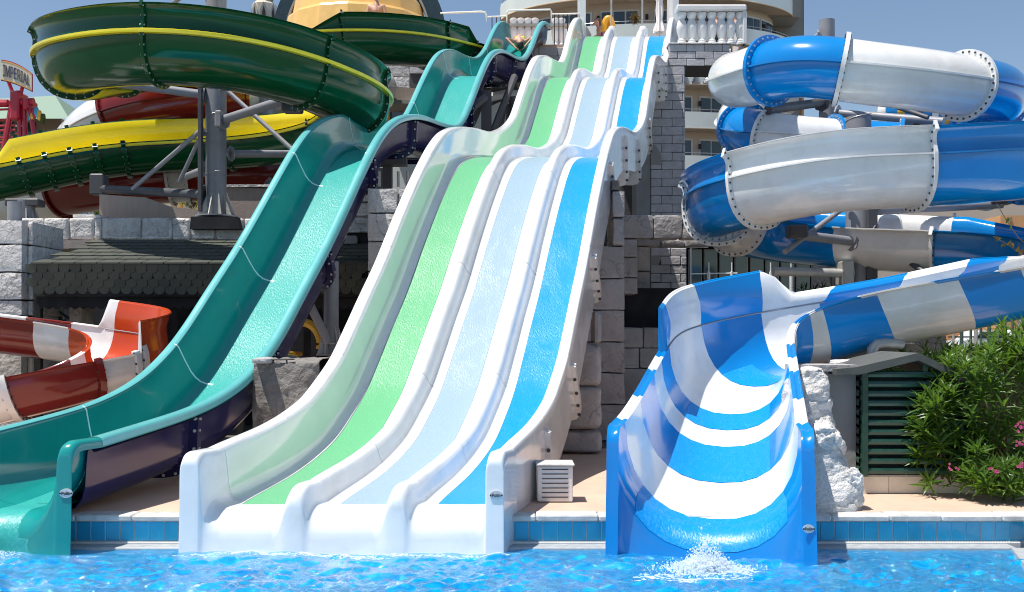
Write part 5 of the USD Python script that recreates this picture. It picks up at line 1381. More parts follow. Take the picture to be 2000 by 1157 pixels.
# small shrubs in the dark behind the bend
R = np.random.default_rng(21); sl_ = []
for k in range(60):
    sl_ += whorl(P(R.uniform(1545, 1640), R.uniform(560, 640), 19.0 + R.random()), np.array([R.normal() * .3, -.3, 1]), R, .2, 9)
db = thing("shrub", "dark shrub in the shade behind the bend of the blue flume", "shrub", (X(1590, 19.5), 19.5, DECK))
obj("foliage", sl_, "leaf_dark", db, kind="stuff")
obj("stem", cyl((X(1590, 19.5), 19.5, DECK), (X(1590, 19.5), 19.5, 2.6), .04, n=8), "stem_brown", db)
pc = thing("stone_pier", "stone pier, half lit, behind the bend of the blue flume beside the coil's column", "pier", (X(1625, 20), 20, DECK))
block_wall(pc, [(DECK, 1.6, [X(1600, 20), X(1624, 20), X(1652, 20)]), (1.6, 2.7, [X(1600, 20), X(1624, 20), X(1652, 20)]), (2.7, Z(535, 20), [X(1600, 20), X(1624, 20), X(1652, 20)])], 20, 20.6, "stone_white")

# vent box on the deck
vb = thing("vent_box", "small white slotted vent box standing on the deck beside the white slide", "vent box", (X(1085, 11.9), 11.9, DECK))
vx0, vx1, vy0, vy1, vz1 = X(1049.5, 11.9), X(1119, 11.9), 11.9, 12.28, .745
obj("body", box(vx0, vx1, vy0 + .012, vy1, DECK + .012, vz1, .012), "plastic_white", vb)
obj("lid", box(vx0 - .015, vx1 + .02, vy0 - .012, vy1 + .015, vz1 + .002, vz1 + .028, .008), "coping_stone", vb)
for k in range(7):
    z = DECK + .06 + k * .054
    obj("slot", box(vx0 + .055, vx1 - .055, vy0 + .004, vy0 + .0105, z, z + .010), "slot_dark", vb)
    for q in range(3):
        obj("side_slot", box(vx1 + .0015, vx1 + .004, vy0 + .06 + q * .11, vy0 + .13 + q * .11, z, z + .010), "slot_dark", vb)
# ------------------------------------------------------------------ the hotel behind
hc, hy = X(1262, 80), 80.0
RA, RBy = 11.4, 6.5                       # plan half-width and half-depth of the rounded front
ho = thing("hotel", "rounded cream hotel with curved balconies behind the slide tower", "hotel", (hc, hy, DECK))
def arc(a0, a1, n, ra, rb):
    a = np.radians(np.linspace(a0, a1, n)); return np.column_stack([hc + ra * np.sin(a), hy - rb * np.cos(a)])
def curved_wall(a0, a1, z0, z1, off0, off1, n=60):
    """Wall ring segment between two offsets from the front ellipse."""
    o, i = arc(a0, a1, n, RA + off0, RBy + off0), arc(a0, a1, n, RA + off1, RBy + off1)
    V = np.stack([np.column_stack([o, np.full(n, z0)]), np.column_stack([o, np.full(n, z1)]), np.column_stack([i, np.full(n, z1)]), np.column_stack([i, np.full(n, z0)])], 1)
    return loop_mesh(V)
obj("wall", curved_wall(-100, 100, DECK, 40, -1.6, -2.0), "hotel_wall", ho, 30)
obj("wing_wall", box(hc + 8.9, hc + 30, 80.5, 92, DECK, 14.2), "hotel_wall", ho)
for fl in range(10):
    z = 1.6 + 3.15 * fl
    a0, a1 = (-100, 100)
    obj("balcony_slab", curved_wall(a0, a1, z - .28, z, -.02, -1.58), "hotel_wall", ho, 30)
    bd = obj("balcony_band", curved_wall(a0, a1, z - .30, z + .85, 0, -.12), "hotel_band", ho, 30)
    obj("balcony_rail", tube(np.column_stack([arc(-100, 100, 50, RA - .06, RBy - .06), np.full(50, z + 1.05)]), .03, 6), "chrome", bd)
    obj("trim", curved_wall(a0, a1, z - .36, z - .302, .03, -.05), "hotel_trim" if fl >= 8 else "hotel_wall", bd, 30)
    if fl < 3 and fl != 0: continue
    for a in (-58, -36, -15, 8, 28, 48, 66):
        w = 8.5
        fr_ = obj("window", curved_wall(a - w, a + w, z + .05, z + 2.35, -1.50, -1.56, 8), "window_frame", ho, 30)
        for q in range(3):
            obj("pane", curved_wall(a - w + .5 + q * 5.4, a - w + 5.2 + q * 5.4, z + .15, z + 2.2, -1.46, -1.50, 5), "window_glass", fr_, 30)
        obj("wall_lamp", box(hc + (RA - 1.45) * math.sin(math.radians(a + 11.5)) - .1, hc + (RA - 1.45) * math.sin(math.radians(a + 11.5)) + .1, hy - (RBy - 1.45) * math.cos(math.radians(a + 11.5)) - .1, hy - (RBy - 1.45) * math.cos(math.radians(a + 11.5)) + .1, z + 1.6, z + 1.95), "slot_dark", ho)
tw = obj("stair_tower", box(X(1500, 82), X(1562, 82), 80.8, 90, DECK, 40), "hotel_grey", ho)
obj("upper_tower", box(X(1438, 78), X(1565, 78), 78.2, 90, Z(32, 78), 42), "hotel_grey", ho)
obj("drain_pipe", cyl((X(1567, 80.7), 80.7, 10), (X(1567, 80.7), 80.7, 25.5), .13, n=8), "wall_orange", ho)
# ground floor: dark glazed terrace in the shade
gt = thing("hotel_terrace", "dark glazed terrace at the foot of the hotel, with slim pale window frames", "terrace", (X(1430, 46), 46, DECK))
obj("dark_wall", box(X(1150, 46), X(1700, 46), 46, 47, DECK, Z(478, 46)), "interior_dark", gt)
obj("canopy", box(X(1150, 46), X(1720, 46), 43, 47, Z(478, 46), Z(462, 46)), "hotel_wall", gt)
for k in range(11):
    px = 1344 + k * 30
    pn = obj("window", box(X(px, 46), X(px + 26, 46), 45.9, 45.97, Z(598, 46), Z(488, 46)), "window_frame", gt)
    obj("pane", box(X(px + 1.2, 46), X(px + 24.8, 46), 45.86, 45.895, Z(596, 46), Z(490, 46)), "glass_panel", pn)
tf = thing("terrace_fence", "thin white rail fence with round-topped posts at the dark terrace", "railing", (X(1390, 30), 30, 3.5))
for px in (1384, 1429, 1505, 1545):
    obj("post", cyl(P(px, 590, 30), P(px, 531, 30), .045, n=8), "paint_white", tf)
    obj("finial", cyl(P(px, 531, 30), P(px, 513, 30), .018, n=6), "paint_white", tf)
obj("rail", cyl(P(1348, 535, 30), P(1440, 534, 30), .02, n=6), "paint_white", tf)
obj("post", cyl(P(1349, 560, 30), P(1349, 484, 30), .015, n=6), "paint_white", tf)
obj("rail", cyl(P(1349, 484, 30), P(1383, 483, 30), .02, n=6), "paint_white", tf)

# ------------------------------------------------------------------ the golden shell with its dark arch
gy = 41.0
dm = thing("golden_shell", "stepped golden dome under a dark arch behind the green slide", "dome", (X(705, gy), gy, 11))
cx, cz = X(700, gy), Z(75, gy)
tiers = [(2.85, 0, .95), (2.55, .95, 1.65), (2.2, 1.65, 2.25), (1.75, 2.25, 2.75), (1.2, 2.75, 3.15)]
for r, a, b in tiers:
    obj("tier", lathe([(.001, a), (r + .12, a), (r, b - .1), (r - .06, b), (.001, b)], (cx, gy + .2, cz - .3), 16), "gold", dm)
def arch(r0, r1, y0, y1, a0=-.1, a1=math.pi + .1, n=40, dx=0):
    a = np.linspace(a0, a1, n)
    o = [(cx + dx - r1 * math.cos(t), cz - .2 + 1.12 * r1 * math.sin(t)) for t in a]
    i = [(cx + dx - r0 * math.cos(t), cz - .2 + 1.12 * r0 * math.sin(t)) for t in a][::-1]
    return front_plate(o + i, y0, y1)
obj("outer_arch", arch(2.95, 3.55, gy + .2, gy + 2.0), "arch_dark", dm, 30)
obj("arch_edge", arch(2.86, 2.94, gy - .2, gy + .6), "hotel_grey", dm, 30)
obj("drum", lathe([(.001, 6), (2.97, 6), (2.97, cz - .31), (.001, cz - .31)], (cx, gy + .2, 0), 16), "gold", dm)

# minaret
mn = thing("stone_turret", "small ornate stone turret with pointed arches left of the golden shell", "turret", (X(517, 52), 52, 10))
mx_, mz = X(516, 52), Z(48, 52)
obj("drum", lathe([(.001, -4), (.95, -4), (.95, -.1), (.62, .05), (.62, .95), (.50, 1.05), (.42, 1.15), (.36, 1.2), (.36, 2.6), (.001, 2.6)], (mx_, 52, mz), 10), "minaret_stone", mn)
for k in range(8):
    t = k * math.pi / 4 + .2
    c = np.array([mx_ + .60 * math.cos(t), 52 + .60 * math.sin(t)])
    w = np.array([-math.sin(t), math.cos(t)])
    n_ = np.array([math.cos(t), math.sin(t)])
    for nm, s, m_, off in (("arch_frame", 1.25, "minaret_lead", .02), ("niche", .55, "slot_dark", .035)):
        pr = [(-.16 * s, .12), (.16 * s, .12), (.16 * s, .50 * s ** .3), (0, .92 * s ** .3), (-.16 * s, .50 * s ** .3)]
        V = np.array([[c[0] + w[0] * a + n_[0] * (off + e), c[1] + w[1] * a + n_[1] * (off + e), mz + h] for e in (0, .02) for a, h in pr])
        pv = [[0, 1, 2], [0, 2, 4], [2, 3, 4]]
        F = pv + [[q + 5 for q in f][::-1] for f in pv] + [t3 for k2 in range(5) for t3 in ([k2, (k2 + 1) % 5, (k2 + 1) % 5 + 5], [k2, (k2 + 1) % 5 + 5, k2 + 5])]
        obj(nm, (V, np.array(F)), m_, mn)
obj("collar", lathe([(.36, 1.2), (.47, 1.24), (.47, 1.34), (.36, 1.4)], (mx_, 52, mz), 12), "minaret_lead", mn)

# ------------------------------------------------------------------ buildings behind the green coil
gb = thing("green_roofed_building", "long building with a pale green pitched roof at the left edge", "building", (X(60, 62), 62, DECK))
obj("roof", geo((np.array([list(P(-80, 232, 58)), list(P(135, 232, 58)), list(P(108, 187, 62)), list(P(40, 191, 62)), list(P(-80, 196, 62)), list(P(150, 215, 66))]), np.vstack([[0, 1, 2], [0, 2, 3], [0, 3, 4], [1, 5, 2]]))), "roof_green", gb)
obj("wall", box(X(-80, 60), X(120, 60), 60, 64, DECK, Z(232, 60)), "brown_wall", gb)
for px in (-10, 12, 34, 56):
    obj("window", box(X(px, 60), X(px + 14, 60), 59.9, 59.99, Z(262, 60), Z(240, 60)), "window_glass", gb)
for py in (270, 290):
    obj("trim", box(X(-80, 60), X(118, 60), 59.85, 59.97, Z(py + 4, 60), Z(py, 60)), "paint_yellow", gb)
lb = thing("beige_building", "low beige building with a glass balcony seen between the slide and the parapet", "building", (X(200, 60), 60, DECK))
obj("wall", box(X(20, 60), X(480, 60), 60, 66, DECK, Z(330, 60)), "hotel_wall", lb)
obj("balcony_band", box(X(60, 58), X(250, 58), 58, 58.3, Z(418, 58), Z(404, 58)), "hotel_band", lb)
obj("balcony_glass", box(X(60, 58), X(250, 58), 58.1, 58.15, Z(404, 58), Z(392, 58)), "glass_panel", lb)
obj("balcony_rail", cyl(P(60, 391, 58.1), P(250, 391, 58.1), .05, n=6), "paint_white", lb)
for px in (95, 140, 205):
    obj("window", box(X(px, 60), X(px + 22, 60), 59.9, 59.98, Z(404, 60), Z(365, 60)), "window_glass", lb)
bw = thing("brown_building", "dusky pink flat-roofed building behind the tall column of the green slide", "building", (X(560, 48), 48, DECK))
obj("wall", box(X(455, 48), X(745, 48), 48, 56, DECK, Z(165, 48)), "brown_wall", bw)
obj("roof_slab", box(X(450, 48), X(760, 48), 47.4, 56, Z(215, 47.4), Z(208, 47.4)), "hotel_wall", bw)
obj("lower_roof", box(X(470, 47), X(640, 47), 46, 47.9, Z(250, 46), Z(244, 46)), "hotel_wall", bw)
sh = thing("awning", "dark curved awning with a pale edge left of the teal slide's middle hump", "awning", (X(785, 34), 34, 8))
obj("awning_roof", front_plate([(X(735, 34), Z(205, 34)), (X(742, 34), Z(190, 34)), (X(772, 34), Z(176, 34)), (X(815, 34), Z(180, 34)), (X(840, 34), Z(198, 34)), (X(840, 34), Z(205, 34))], 33.5, 36), "concrete_pink", sh)
obj("awning_edge", box(X(735, 33.4), X(815, 33.4), 33.3, 33.5, Z(204, 33.4), Z(197, 33.4)), "hotel_grey", sh)
obj("glass_balustrade", box(X(744, 33.4), X(790, 33.4), 33.3, 33.35, Z(236, 33.4), Z(221, 33.4)), "glass_panel", sh)
obj("yellow_post", cyl(P(757, 238, 33), P(757, 212, 33), .07, n=10), "paint_yellow", sh)
obj("wall", box(X(735, 34), X(860, 34), 35, 36, DECK, Z(222, 34)), "hotel_band", sh)
pa2 = thing("pale_canopy", "pale rounded canopy edge behind the steel of the teal slide", "canopy", (X(975, 33), 33, 8))
obj("edge", tube([P(945, 200, 33), P(960, 190, 33), P(990, 183, 33), P(1020, 186, 33)], .14, 8), "plastic_white", pa2)
obj("panel", front_plate([(X(920, 33), Z(262, 33)), (X(940, 33), Z(215, 33)), (X(985, 33), Z(194, 33)), (X(1015, 33), Z(195, 33)), (X(1015, 33), Z(262, 33))], 33.1, 33.3), "hotel_band", pa2)
# cyan striped tube far right behind the coil
cs = thing("tube_slide", "short cyan tube with dark and yellow bands behind the blue and white coil", "water slide", (X(1770, 30), 30, 8))
pth = Path([P(1700, 226, 31), P(1725, 224, 30.3), P(1770, 219, 30), P(1830, 216, 30), P(1860, 224, 31.5)], .08)
cl = np.column_stack([-.42 * np.cos(ang_), -.42 * np.sin(ang_)])
obj("tube_section", shell(pth, cl * .97, cl, pth.knot(1), len(pth.s) - 1), "gel_blue", cs, 40)
for k, i in enumerate(np.linspace(pth.knot(1), len(pth.s) - 6, 9).astype(int)):
    obj("band", shell(pth, cl * 1.001, cl * 1.05, i, i + 2), ["plastic_white", "paint_yellow", "gel_navy"][k % 3], cs)

# ------------------------------------------------------------------ the red ride with its sign at the left edge
rd = 31.0
rdt = thing("red_ride", "red steel ride frame carrying a curved sign at the left edge", "ride", (X(30, rd), rd, DECK))
def rb(a, b, r=.09, nm="strut", m="ride_red"):
    return obj(nm, cyl(P(*a, rd), P(*b, rd), r * .72, n=8), m, rdt)
rb((-20, 202), (16, 202), .16, "axle"); rb((40, 200), (66, 199), .17, "axle")
rb((28, 178), (8, 290), .12, "leg"); rb((36, 178), (40, 290), .11, "leg"); rb((46, 196), (50, 300), .10, "leg"); rb((56, 196), (72, 300), .10, "leg")
rb((16, 158), (25, 182), .08); rb((45, 166), (40, 186), .08)
obj("gearbox", box(X(24, rd), X(42, rd), rd - .2, rd + .5, Z(236, rd), Z(180, rd), .05), "ride_red", rdt)
obj("gearbox", box(X(48, rd), X(60, rd), rd - .2, rd + .5, Z(216, rd), Z(194, rd), .05), "ride_red", rdt)
for py in (215, 235, 247, 256, 270, 280):
    rb((-10, py), (30, py - 2), .05, "rung")
for py in (226, 246, 262):
    rb((31, py), (52, py), .04, "rung", "plastic_white" if py == 246 else "ride_red")
rb((57, 198), (57, 236), .07, "rod", "paint_cyan")
rb((108, 380), (120, 425), .10, "leg"); rb((5, 388), (30, 420), .07, "strut"); rb((14, 405), (34, 388), .05, "strut")
rb((105, 424), (112, 424), .05, "rung")
sg = thing("curved_sign", "cream curved sign reading IMPERIAL above the red ride", "sign", (X(30, rd), rd, 9))
def sgp(t, h, off=0.0):          # t along the arc 0..1, h height 0..1
    px = -1 + 64 * t; top = 118 + 27 * t ** 1.9; bot = 157 + 22 * t ** 1.5
    return P(px, bot + (top - bot) * h, rd - .3 - off)
def sign_slab(h0, h1, o0, o1, n=16, t0=0., t1=1.):
    T = np.linspace(t0, t1, n)
    V = np.array([[sgp(t, h0, o0), sgp(t, h1, o0), sgp(t, h1, o1), sgp(t, h0, o1)] for t in T])
    return loop_mesh(V)
obj("frame", sign_slab(-.03, 1.03, -.12, 0, t0=-.02, t1=1.02), "ride_red", sg)
obj("panel", sign_slab(.02, .98, .003, .03, t0=.03, t1=.985), "sign_cream", sg)
obj("border", [sign_slab(.03, .07, .031, .036, t0=.04, t1=.98), sign_slab(.93, .97, .031, .036, t0=.04, t1=.98)], "paint_yellow", sg, kind="stuff")
m_ = meshkit.text_mesh("IMPERIAL", 1.0, .02); v, f = geo(m_)
v[:, 0] = (v[:, 0] - v[:, 0].min()) / np.ptp(v[:, 0]); v[:, 1] = (v[:, 1] - v[:, 1].min()) / np.ptp(v[:, 1])
obj("lettering", (np.array([sgp(.10 + .82 * a, .22 + .58 * b, .032 + c) for a, b, c in v]), f), "sign_text", sg)
fs = thing("figurines", "small yellow and red painted figures beside the red ride", "figures", (X(70, rd), rd, 8))
for px, py, m_ in ((62, 228, "paint_yellow"), (67, 222, "ride_red"), (71, 220, "paint_cyan"), (77, 226, "paint_yellow"), (84, 232, "leaf_hedge")):
    obj("figure", boulder(P(px, py, rd), (.07, .07, .16), int(px), .15, 2), m_, fs)
kd = thing("striped_slide", "small red, yellow and blue playground slide above the parapet", "slide", (X(145, 40), 40, 5))
for (a, b, m_) in (((128, 380), (142, 425), "gel_red"), ((138, 388), (152, 425), "paint_yellow"), ((150, 383), (168, 425), "paint_cyan"), ((160, 388), (168, 405), "ride_red")):
    obj("panel", tube([P(*a, 40), (P(*a, 40) * .5 + P(*b, 40) * .5), P(*b, 40)], .16, 6), m_, kd)
hs = thing("toy_horse", "small white animal figure standing behind the parapet", "figure", (X(175, 33), 33, 5.9))
obj("body", boulder(P(172, 407, 33), (.16, .12, .10), 3, .15, 2), "paint_white", hs, 60)
for px in (166, 169, 176, 179):
    obj("leg", cyl(P(px, 418, 33), P(px, 408, 33), .025, n=6), "paint_white", hs)
obj("head", boulder(P(182, 404, 33), (.09, .07, .07), 4, .15, 2), "paint_white", hs, 60)
yp = thing("yellow_post", "yellow post behind the parapet, left of the coloured playground slide", "post", (X(108, 38), 38, 4))
obj("shaft", box(X(105, 38), X(112, 38), 38, 38.2, 3, Z(388, 38)), "paint_yellow", yp)
tre = thing("cypress", "slim dark green shrub behind the parapet by the smooth wall", "tree", (X(190, 36), 36, 4))
R = np.random.default_rng(3); lf = []
for k in range(40): lf += whorl(P(189 + R.normal() * 3, R.uniform(394, 425), 36 + R.random() * .4), np.array([R.normal() * .2, R.normal() * .2, 1]), R, .22, 8)
obj("crown", lf, "leaf_hedge", tre, kind="stuff")
obj("trunk", cyl((X(190, 36), 36, 3), (X(190, 36), 36, 6.2), .05, n=6), "stem_brown", tre)
tre2 = thing("palm_shrub", "green shrub between the tube slide and the parapet, left of the tall column", "tree", (X(375, 36), 36, 4))
lf = []
for k in range(70): lf += whorl(P(372 + R.normal() * 7, R.uniform(372, 405), 36 + R.random() * .6), np.array([R.normal() * .3, -.2, 1]), R, .3, 8)
obj("crown", lf, "leaf_hedge", tre2, kind="stuff")
obj("trunk", cyl((X(373, 36.2), 36.2, 3), (X(373, 36.2), 36.2, 6.2), .06, n=6), "stem_brown", tre2)
for px in (300, 340, 352, 384):
    y_ = thing("yellow_post", {300: "thin yellow post behind the smooth wall, leftmost of four", 340: "second yellow post from the left behind the smooth wall", 352: "third yellow post from the left behind the smooth wall", 384: "yellow post beside the green shrub, rightmost of four"}[px], "post", (X(px, 39), 39, 4))
    obj("shaft", box(X(px - 3, 39), X(px + 3, 39), 39, 39.15, 3, Z(366, 39)), "paint_yellow", y_)

# ------------------------------------------------------------------ railings and things on the top platform
r1 = thing("platform_railing", "white tubular rail and thin bars at the top of the teal slide", "railing", (X(1050, 36.5), 36.5, 12))
pz = Z(95, 36.5)
obj("handrail", tube([P(990, 62, 36.2), P(990, 24, 36.2), P(993, 21, 36.2), P(1075, 19, 36.2), P(1077, 24, 36.2), P(1077, 48, 36.2)], .032, 8), "paint_white", r1)
obj("top_bar", cyl(P(1078, 28, 36.5), P(1128, 27, 36.5), .03, n=8), "paint_white", r1)
for k in range(6):
    obj("bar", cyl(P(1083 + k * 8.5, 95, 36.5), P(1083 + k * 8.5, 28, 36.5), .016, n=6), "paint_black", r1)
r2 = thing("platform_railing", "bent white tube rail beside the top of the green slide", "railing", (X(915, 36.5), 36.5, 12))
obj("handrail", tube([P(860, 26, 36.5), P(940, 23, 36.5), P(948, 25, 36.5), P(950, 30, 36.5), P(950, 45, 36.5)], .035, 8), "paint_white", r2)
obj("top_bar", cyl(P(952, 33, 36.5), P(990, 32, 36.5), .025, n=8), "paint_white", r2)
for k in range(3):
    obj("bar", cyl(P(961 + k * 8.5, 93, 36.6), P(961 + k * 8.5, 33, 36.6), .016, n=6), "paint_black", r2)
bl2 = thing("balustrade", "white balusters glimpsed behind the top of the teal slide", "balustrade", (X(1030, 40), 40, 12))
for px in (1003, 1017, 1031, 1045, 1085, 1097):
    obj("baluster", lathe([(r, h) for r, h in prof], (X(px, 41), 41, Z(95, 41)), 12), "plastic_white", bl2, 40)
obj("rail", box(X(985, 41), X(1125, 41), 40.8, 41.2, Z(54, 41), Z(49, 41)), "concrete_smooth", bl2)
um = thing("sun_umbrella", "closed white sun umbrella on the top platform beside the right gate panel", "umbrella", (X(1289, 37), 37, 12))
uz = Z(64, 37)
a_ = np.linspace(0, 2 * np.pi, 28, endpoint=False)
V = np.array([[[X(1288, 37) + r * (1 + .22 * math.cos(7 * t)) * math.cos(t), 37 + r * (1 + .22 * math.cos(7 * t)) * math.sin(t), uz + h] for t in a_] for r, h in ((.20, 0), (.19, .15), (.10, .42), (.12, .8), (.10, 1.15), (.14, 1.25), (.07, 1.5), (.03, 1.9))])
obj("canopy", geo((V.reshape(-1, 3), grid_faces(8, 28, True))), "canvas_white", um, 60)
obj("pole", cyl((X(1288, 37), 37, uz - .3), (X(1288, 37), 37, uz + 2.0), .025, n=8), "galvanised", um)
fl1 = thing("swim_ring", "orange inflatable seat leaning at the top of the pale blue lane", "float", P(1188, 60, 35.9))
obj("tube", [tube([P(1188 - 9 * math.cos(t), 62 - 26 * math.sin(t) * (1 if math.sin(t) > 0 else 0), 35.9) for t in np.linspace(0, math.pi, 16)], .11, 10)], "float_orange", fl1, 40)
obj("back", boulder(P(1188, 52, 36.0), (.14, .09, .27), 7, .05, 3), "float_orange", fl1, 60)
pp1 = thing("hanging_plant", "yellow leafy pot hanging on the hotel balcony above the middle lane", "plant", P(1240, 38, 66))
R = np.random.default_rng(31); lf = []
for k in range(22): lf += whorl(P(1240 + R.normal() * 3, 38 + R.normal() * 3.4, 66), np.array([R.normal(), -1, R.normal()]), R, .35, 7)
obj("foliage", lf, "leaf_ochre", pp1, kind="stuff")
# ------------------------------------------------------------------ people
def body(joints, bones, name, parent, mat, refine=.02, it=8):
    """Joints {name: (point, radius)}; every bone is the hull of its two spheres; all bones melt into one smooth skin."""
    S = {}
    M = m3.Manifold()
    for a, b in bones:
        sph = [m3.Manifold.sphere(joints[q][1], 16).translate(tuple(map(float, joints[q][0]))) for q in (a, b)]
        M = M + m3.Manifold.batch_hull(sph)
    M = M.refine_to_length(refine)
    me = M.to_mesh(); t = trimesh.Trimesh(me.vert_properties[:, :3], me.tri_verts, process=False); t.merge_vertices()
    trimesh.smoothing.filter_taubin(t, iterations=it)
    return obj(name, t, mat, parent, 60)
def hand(J, B, pre, wrist, d, side):
    """A small curled hand: palm, four fingers, thumb."""
    d = np.asarray(d, float) / np.linalg.norm(d); s = np.asarray(side, float)
    palm = np.asarray(wrist) + d * .07
    J[pre + "palm"] = (palm, .032); B.append((pre + "wr", pre + "palm"))
    for k, (o, l) in enumerate(((-.03, .07), (-.01, .085), (.01, .08), (.03, .06))):
        J[pre + f"f{k}a"] = (palm + s * o + d * .03, .010); J[pre + f"f{k}b"] = (palm + s * o + d * (.03 + l), .008)
        B += [(pre + "palm", pre + f"f{k}a"), (pre + f"f{k}a", pre + f"f{k}b")]
    J[pre + "t1"] = (palm - s * .045 + d * .02, .010); B.append((pre + "palm", pre + "t1"))

# the rider lying back at the top of the teal slide, head towards the pool, elbows out
y0 = 33.0; DY = 1.75; _tz = teal_z; teal_z = lambda y: _tz(np.minimum(np.asarray(y) + DY, 36.3)) + 0.02; _tx = tx
tx = lambda y: _tx(np.asarray(y) + DY)
pz = float(teal_z(y0)); px_ = float(tx(y0))
hd_ = np.array([px_ + .03, 32.45, float(teal_z(32.45)) + .36])
J = {"pel": (np.array([px_, 33.5, float(teal_z(33.5)) + .18]), .15), "chest": (np.array([px_, 32.95, float(teal_z(32.95)) + .26]), .16), "nk": (np.array([px_ + .02, 32.68, float(teal_z(32.68)) + .33]), .06), "hd": (hd_, .095), "jaw": (hd_ + [0, .05, .06], .06),
     "ls": (np.array([px_ - .19, 32.85, float(teal_z(32.85)) + .30]), .065), "rs": (np.array([px_ + .22, 32.85, float(teal_z(32.85)) + .30]), .065)}
J["le"] = (np.array([px_ - .43, 32.60, float(teal_z(32.6)) + .52]), .045); J["re"] = (np.array([px_ + .47, 32.60, float(teal_z(32.6)) + .58]), .045)
J["lwr"] = (hd_ + [-.14, -.06, -.10], .033); J["rwr"] = (hd_ + [.12, -.02, -.06], .033)
J["lh"] = (J["pel"][0] + [-.10, .05, 0], .10); J["rh"] = (J["pel"][0] + [.10, .05, 0], .10)
J["lk"] = (np.array([px_ - .13, 33.95, float(teal_z(33.95)) + .2]), .065); J["rk"] = (np.array([px_ + .13, 33.95, float(teal_z(33.95)) + .2]), .065)
J["lf"] = (np.array([px_ - .12, 34.35, float(teal_z(34.35)) + .12]), .045); J["rf"] = (np.array([px_ + .12, 34.35, float(teal_z(34.35)) + .12]), .045)
J["lt"] = (J["lf"][0] + [0, .02, .15], .035); J["rt"] = (J["rf"][0] + [0, .02, .15], .035)
B = [("pel", "chest"), ("chest", "nk"), ("nk", "hd"), ("hd", "jaw"), ("chest", "ls"), ("chest", "rs"), ("ls", "le"), ("rs", "re"), ("le", "lwr"), ("re", "rwr"), ("pel", "lh"), ("pel", "rh"), ("lh", "lk"), ("rh", "rk"), ("lk", "lf"), ("rk", "rf"), ("lf", "lt"), ("rf", "rt")]
J = {q_: (np.asarray(p_) + [0, DY, 0], r_) for q_, (p_, r_) in J.items()}; hd_ = hd_ + [0, DY, 0]
hand(J, B, "l", J["lwr"][0], [.7, .2, -.4], [0, .8, .4]); hand(J, B, "r", J["rwr"][0], [-.7, .2, -.4], [0, .8, .4])
pe = thing("person", "dark-haired rider in lime green lying back at the top of the teal slide", "person", (px_, 33.0 + DY, pz))
body(J, B, "body", pe, "skin", .03, 6)
obj("hair", boulder(hd_ + [0, -.035, .015], (.105, .10, .115), 5, .12, 3), "hair_dark", pe, 60)
obj("shirt", boulder(J["chest"][0] + [.03, .22, .04], (.21, .30, .16), 8, .08, 3), "cloth_lime", pe, 60)

# the girl standing at the start of the green lane
gx_, gy_ = X(1168, 36.6), 36.6
gz0 = 12.72
hz = Z(44, gy_)
J = {"hd": (np.array([gx_ - .06, gy_ - .05, hz]), .10), "jaw": (np.array([gx_ - .12, gy_ - .09, hz - .07]), .055), "nk": (np.array([gx_, gy_, hz - .16]), .05), "chest": (np.array([gx_ + .10, gy_, hz - .34]), .12), "pel": (np.array([gx_ + .14, gy_ + .05, hz - .66]), .12),
     "ls": (np.array([gx_ - .02, gy_ - .06, hz - .27]), .05), "rs": (np.array([gx_ + .20, gy_ + .04, hz - .25]), .05), "le": (np.array([gx_ - .02, gy_ - .16, hz - .50]), .038), "re": (np.array([gx_ + .24, gy_ - .08, hz - .48]), .038), "lwr": (np.array([gx_ - .16, gy_ - .30, hz - .60]), .028), "rwr": (np.array([gx_ + .12, gy_ - .25, hz - .58]), .028),
     "lh": (np.array([gx_ + .06, gy_, hz - .72]), .085), "rh": (np.array([gx_ + .22, gy_, hz - .72]), .085), "lk": (np.array([gx_ + .04, gy_ - .12, gz0 + .38]), .06), "rk": (np.array([gx_ + .22, gy_ - .1, gz0 + .38]), .06), "lf": (np.array([gx_ + .05, gy_, gz0 + .06]), .045), "rf": (np.array([gx_ + .22, gy_, gz0 + .06]), .045), "lt": (np.array([gx_ + .03, gy_ - .16, gz0 + .04]), .03), "rt": (np.array([gx_ + .22, gy_ - .16, gz0 + .04]), .03), "nose": (np.array([gx_ - .15, gy_ - .13, hz - .02]), .022)}
B = [("hd", "jaw"), ("hd", "nose"), ("hd", "nk"), ("nk", "chest"), ("chest", "pel"), ("chest", "ls"), ("chest", "rs"), ("ls", "le"), ("rs", "re"), ("le", "lwr"), ("re", "rwr"), ("pel", "lh"), ("pel", "rh"), ("lh", "lk"), ("rh", "rk"), ("lk", "lf"), ("rk", "rf"), ("lf", "lt"), ("rf", "rt")]
hand(J, B, "l", J["lwr"][0], [-.4, -.5, -.3], [.6, -.2, 0]); hand(J, B, "r", J["rwr"][0], [-.4, -.5, -.3], [.6, -.2, 0])
pg = thing("person", "brown-haired child in a purple patterned top bending at the top of the green lane", "person", (gx_, gy_, gz0))
body(J, B, "body", pg, "skin", .025, 6)
obj("hair", boulder(np.array([gx_ - .02, gy_ + .0, hz + .035]), (.115, .115, .105), 6, .12, 3), "hair_brown", pg, 60)
obj("hair", boulder(np.array([gx_ + .06, gy_ + .02, hz - .04]), (.06, .08, .12), 7, .12, 3), "hair_brown", pg, 60)
obj("top", boulder(np.array([gx_ + .13, gy_ + .01, hz - .42]), (.14, .14, .19), 4, .05, 3), "cloth_purple", pg, 60)
for sx in (-.03, .03):
    obj("eye", cyl((gx_ - .115 + sx, gy_ - .135, hz + .01), (gx_ - .117 + sx, gy_ - .128, hz + .01), .012, n=8), "ink", pg)

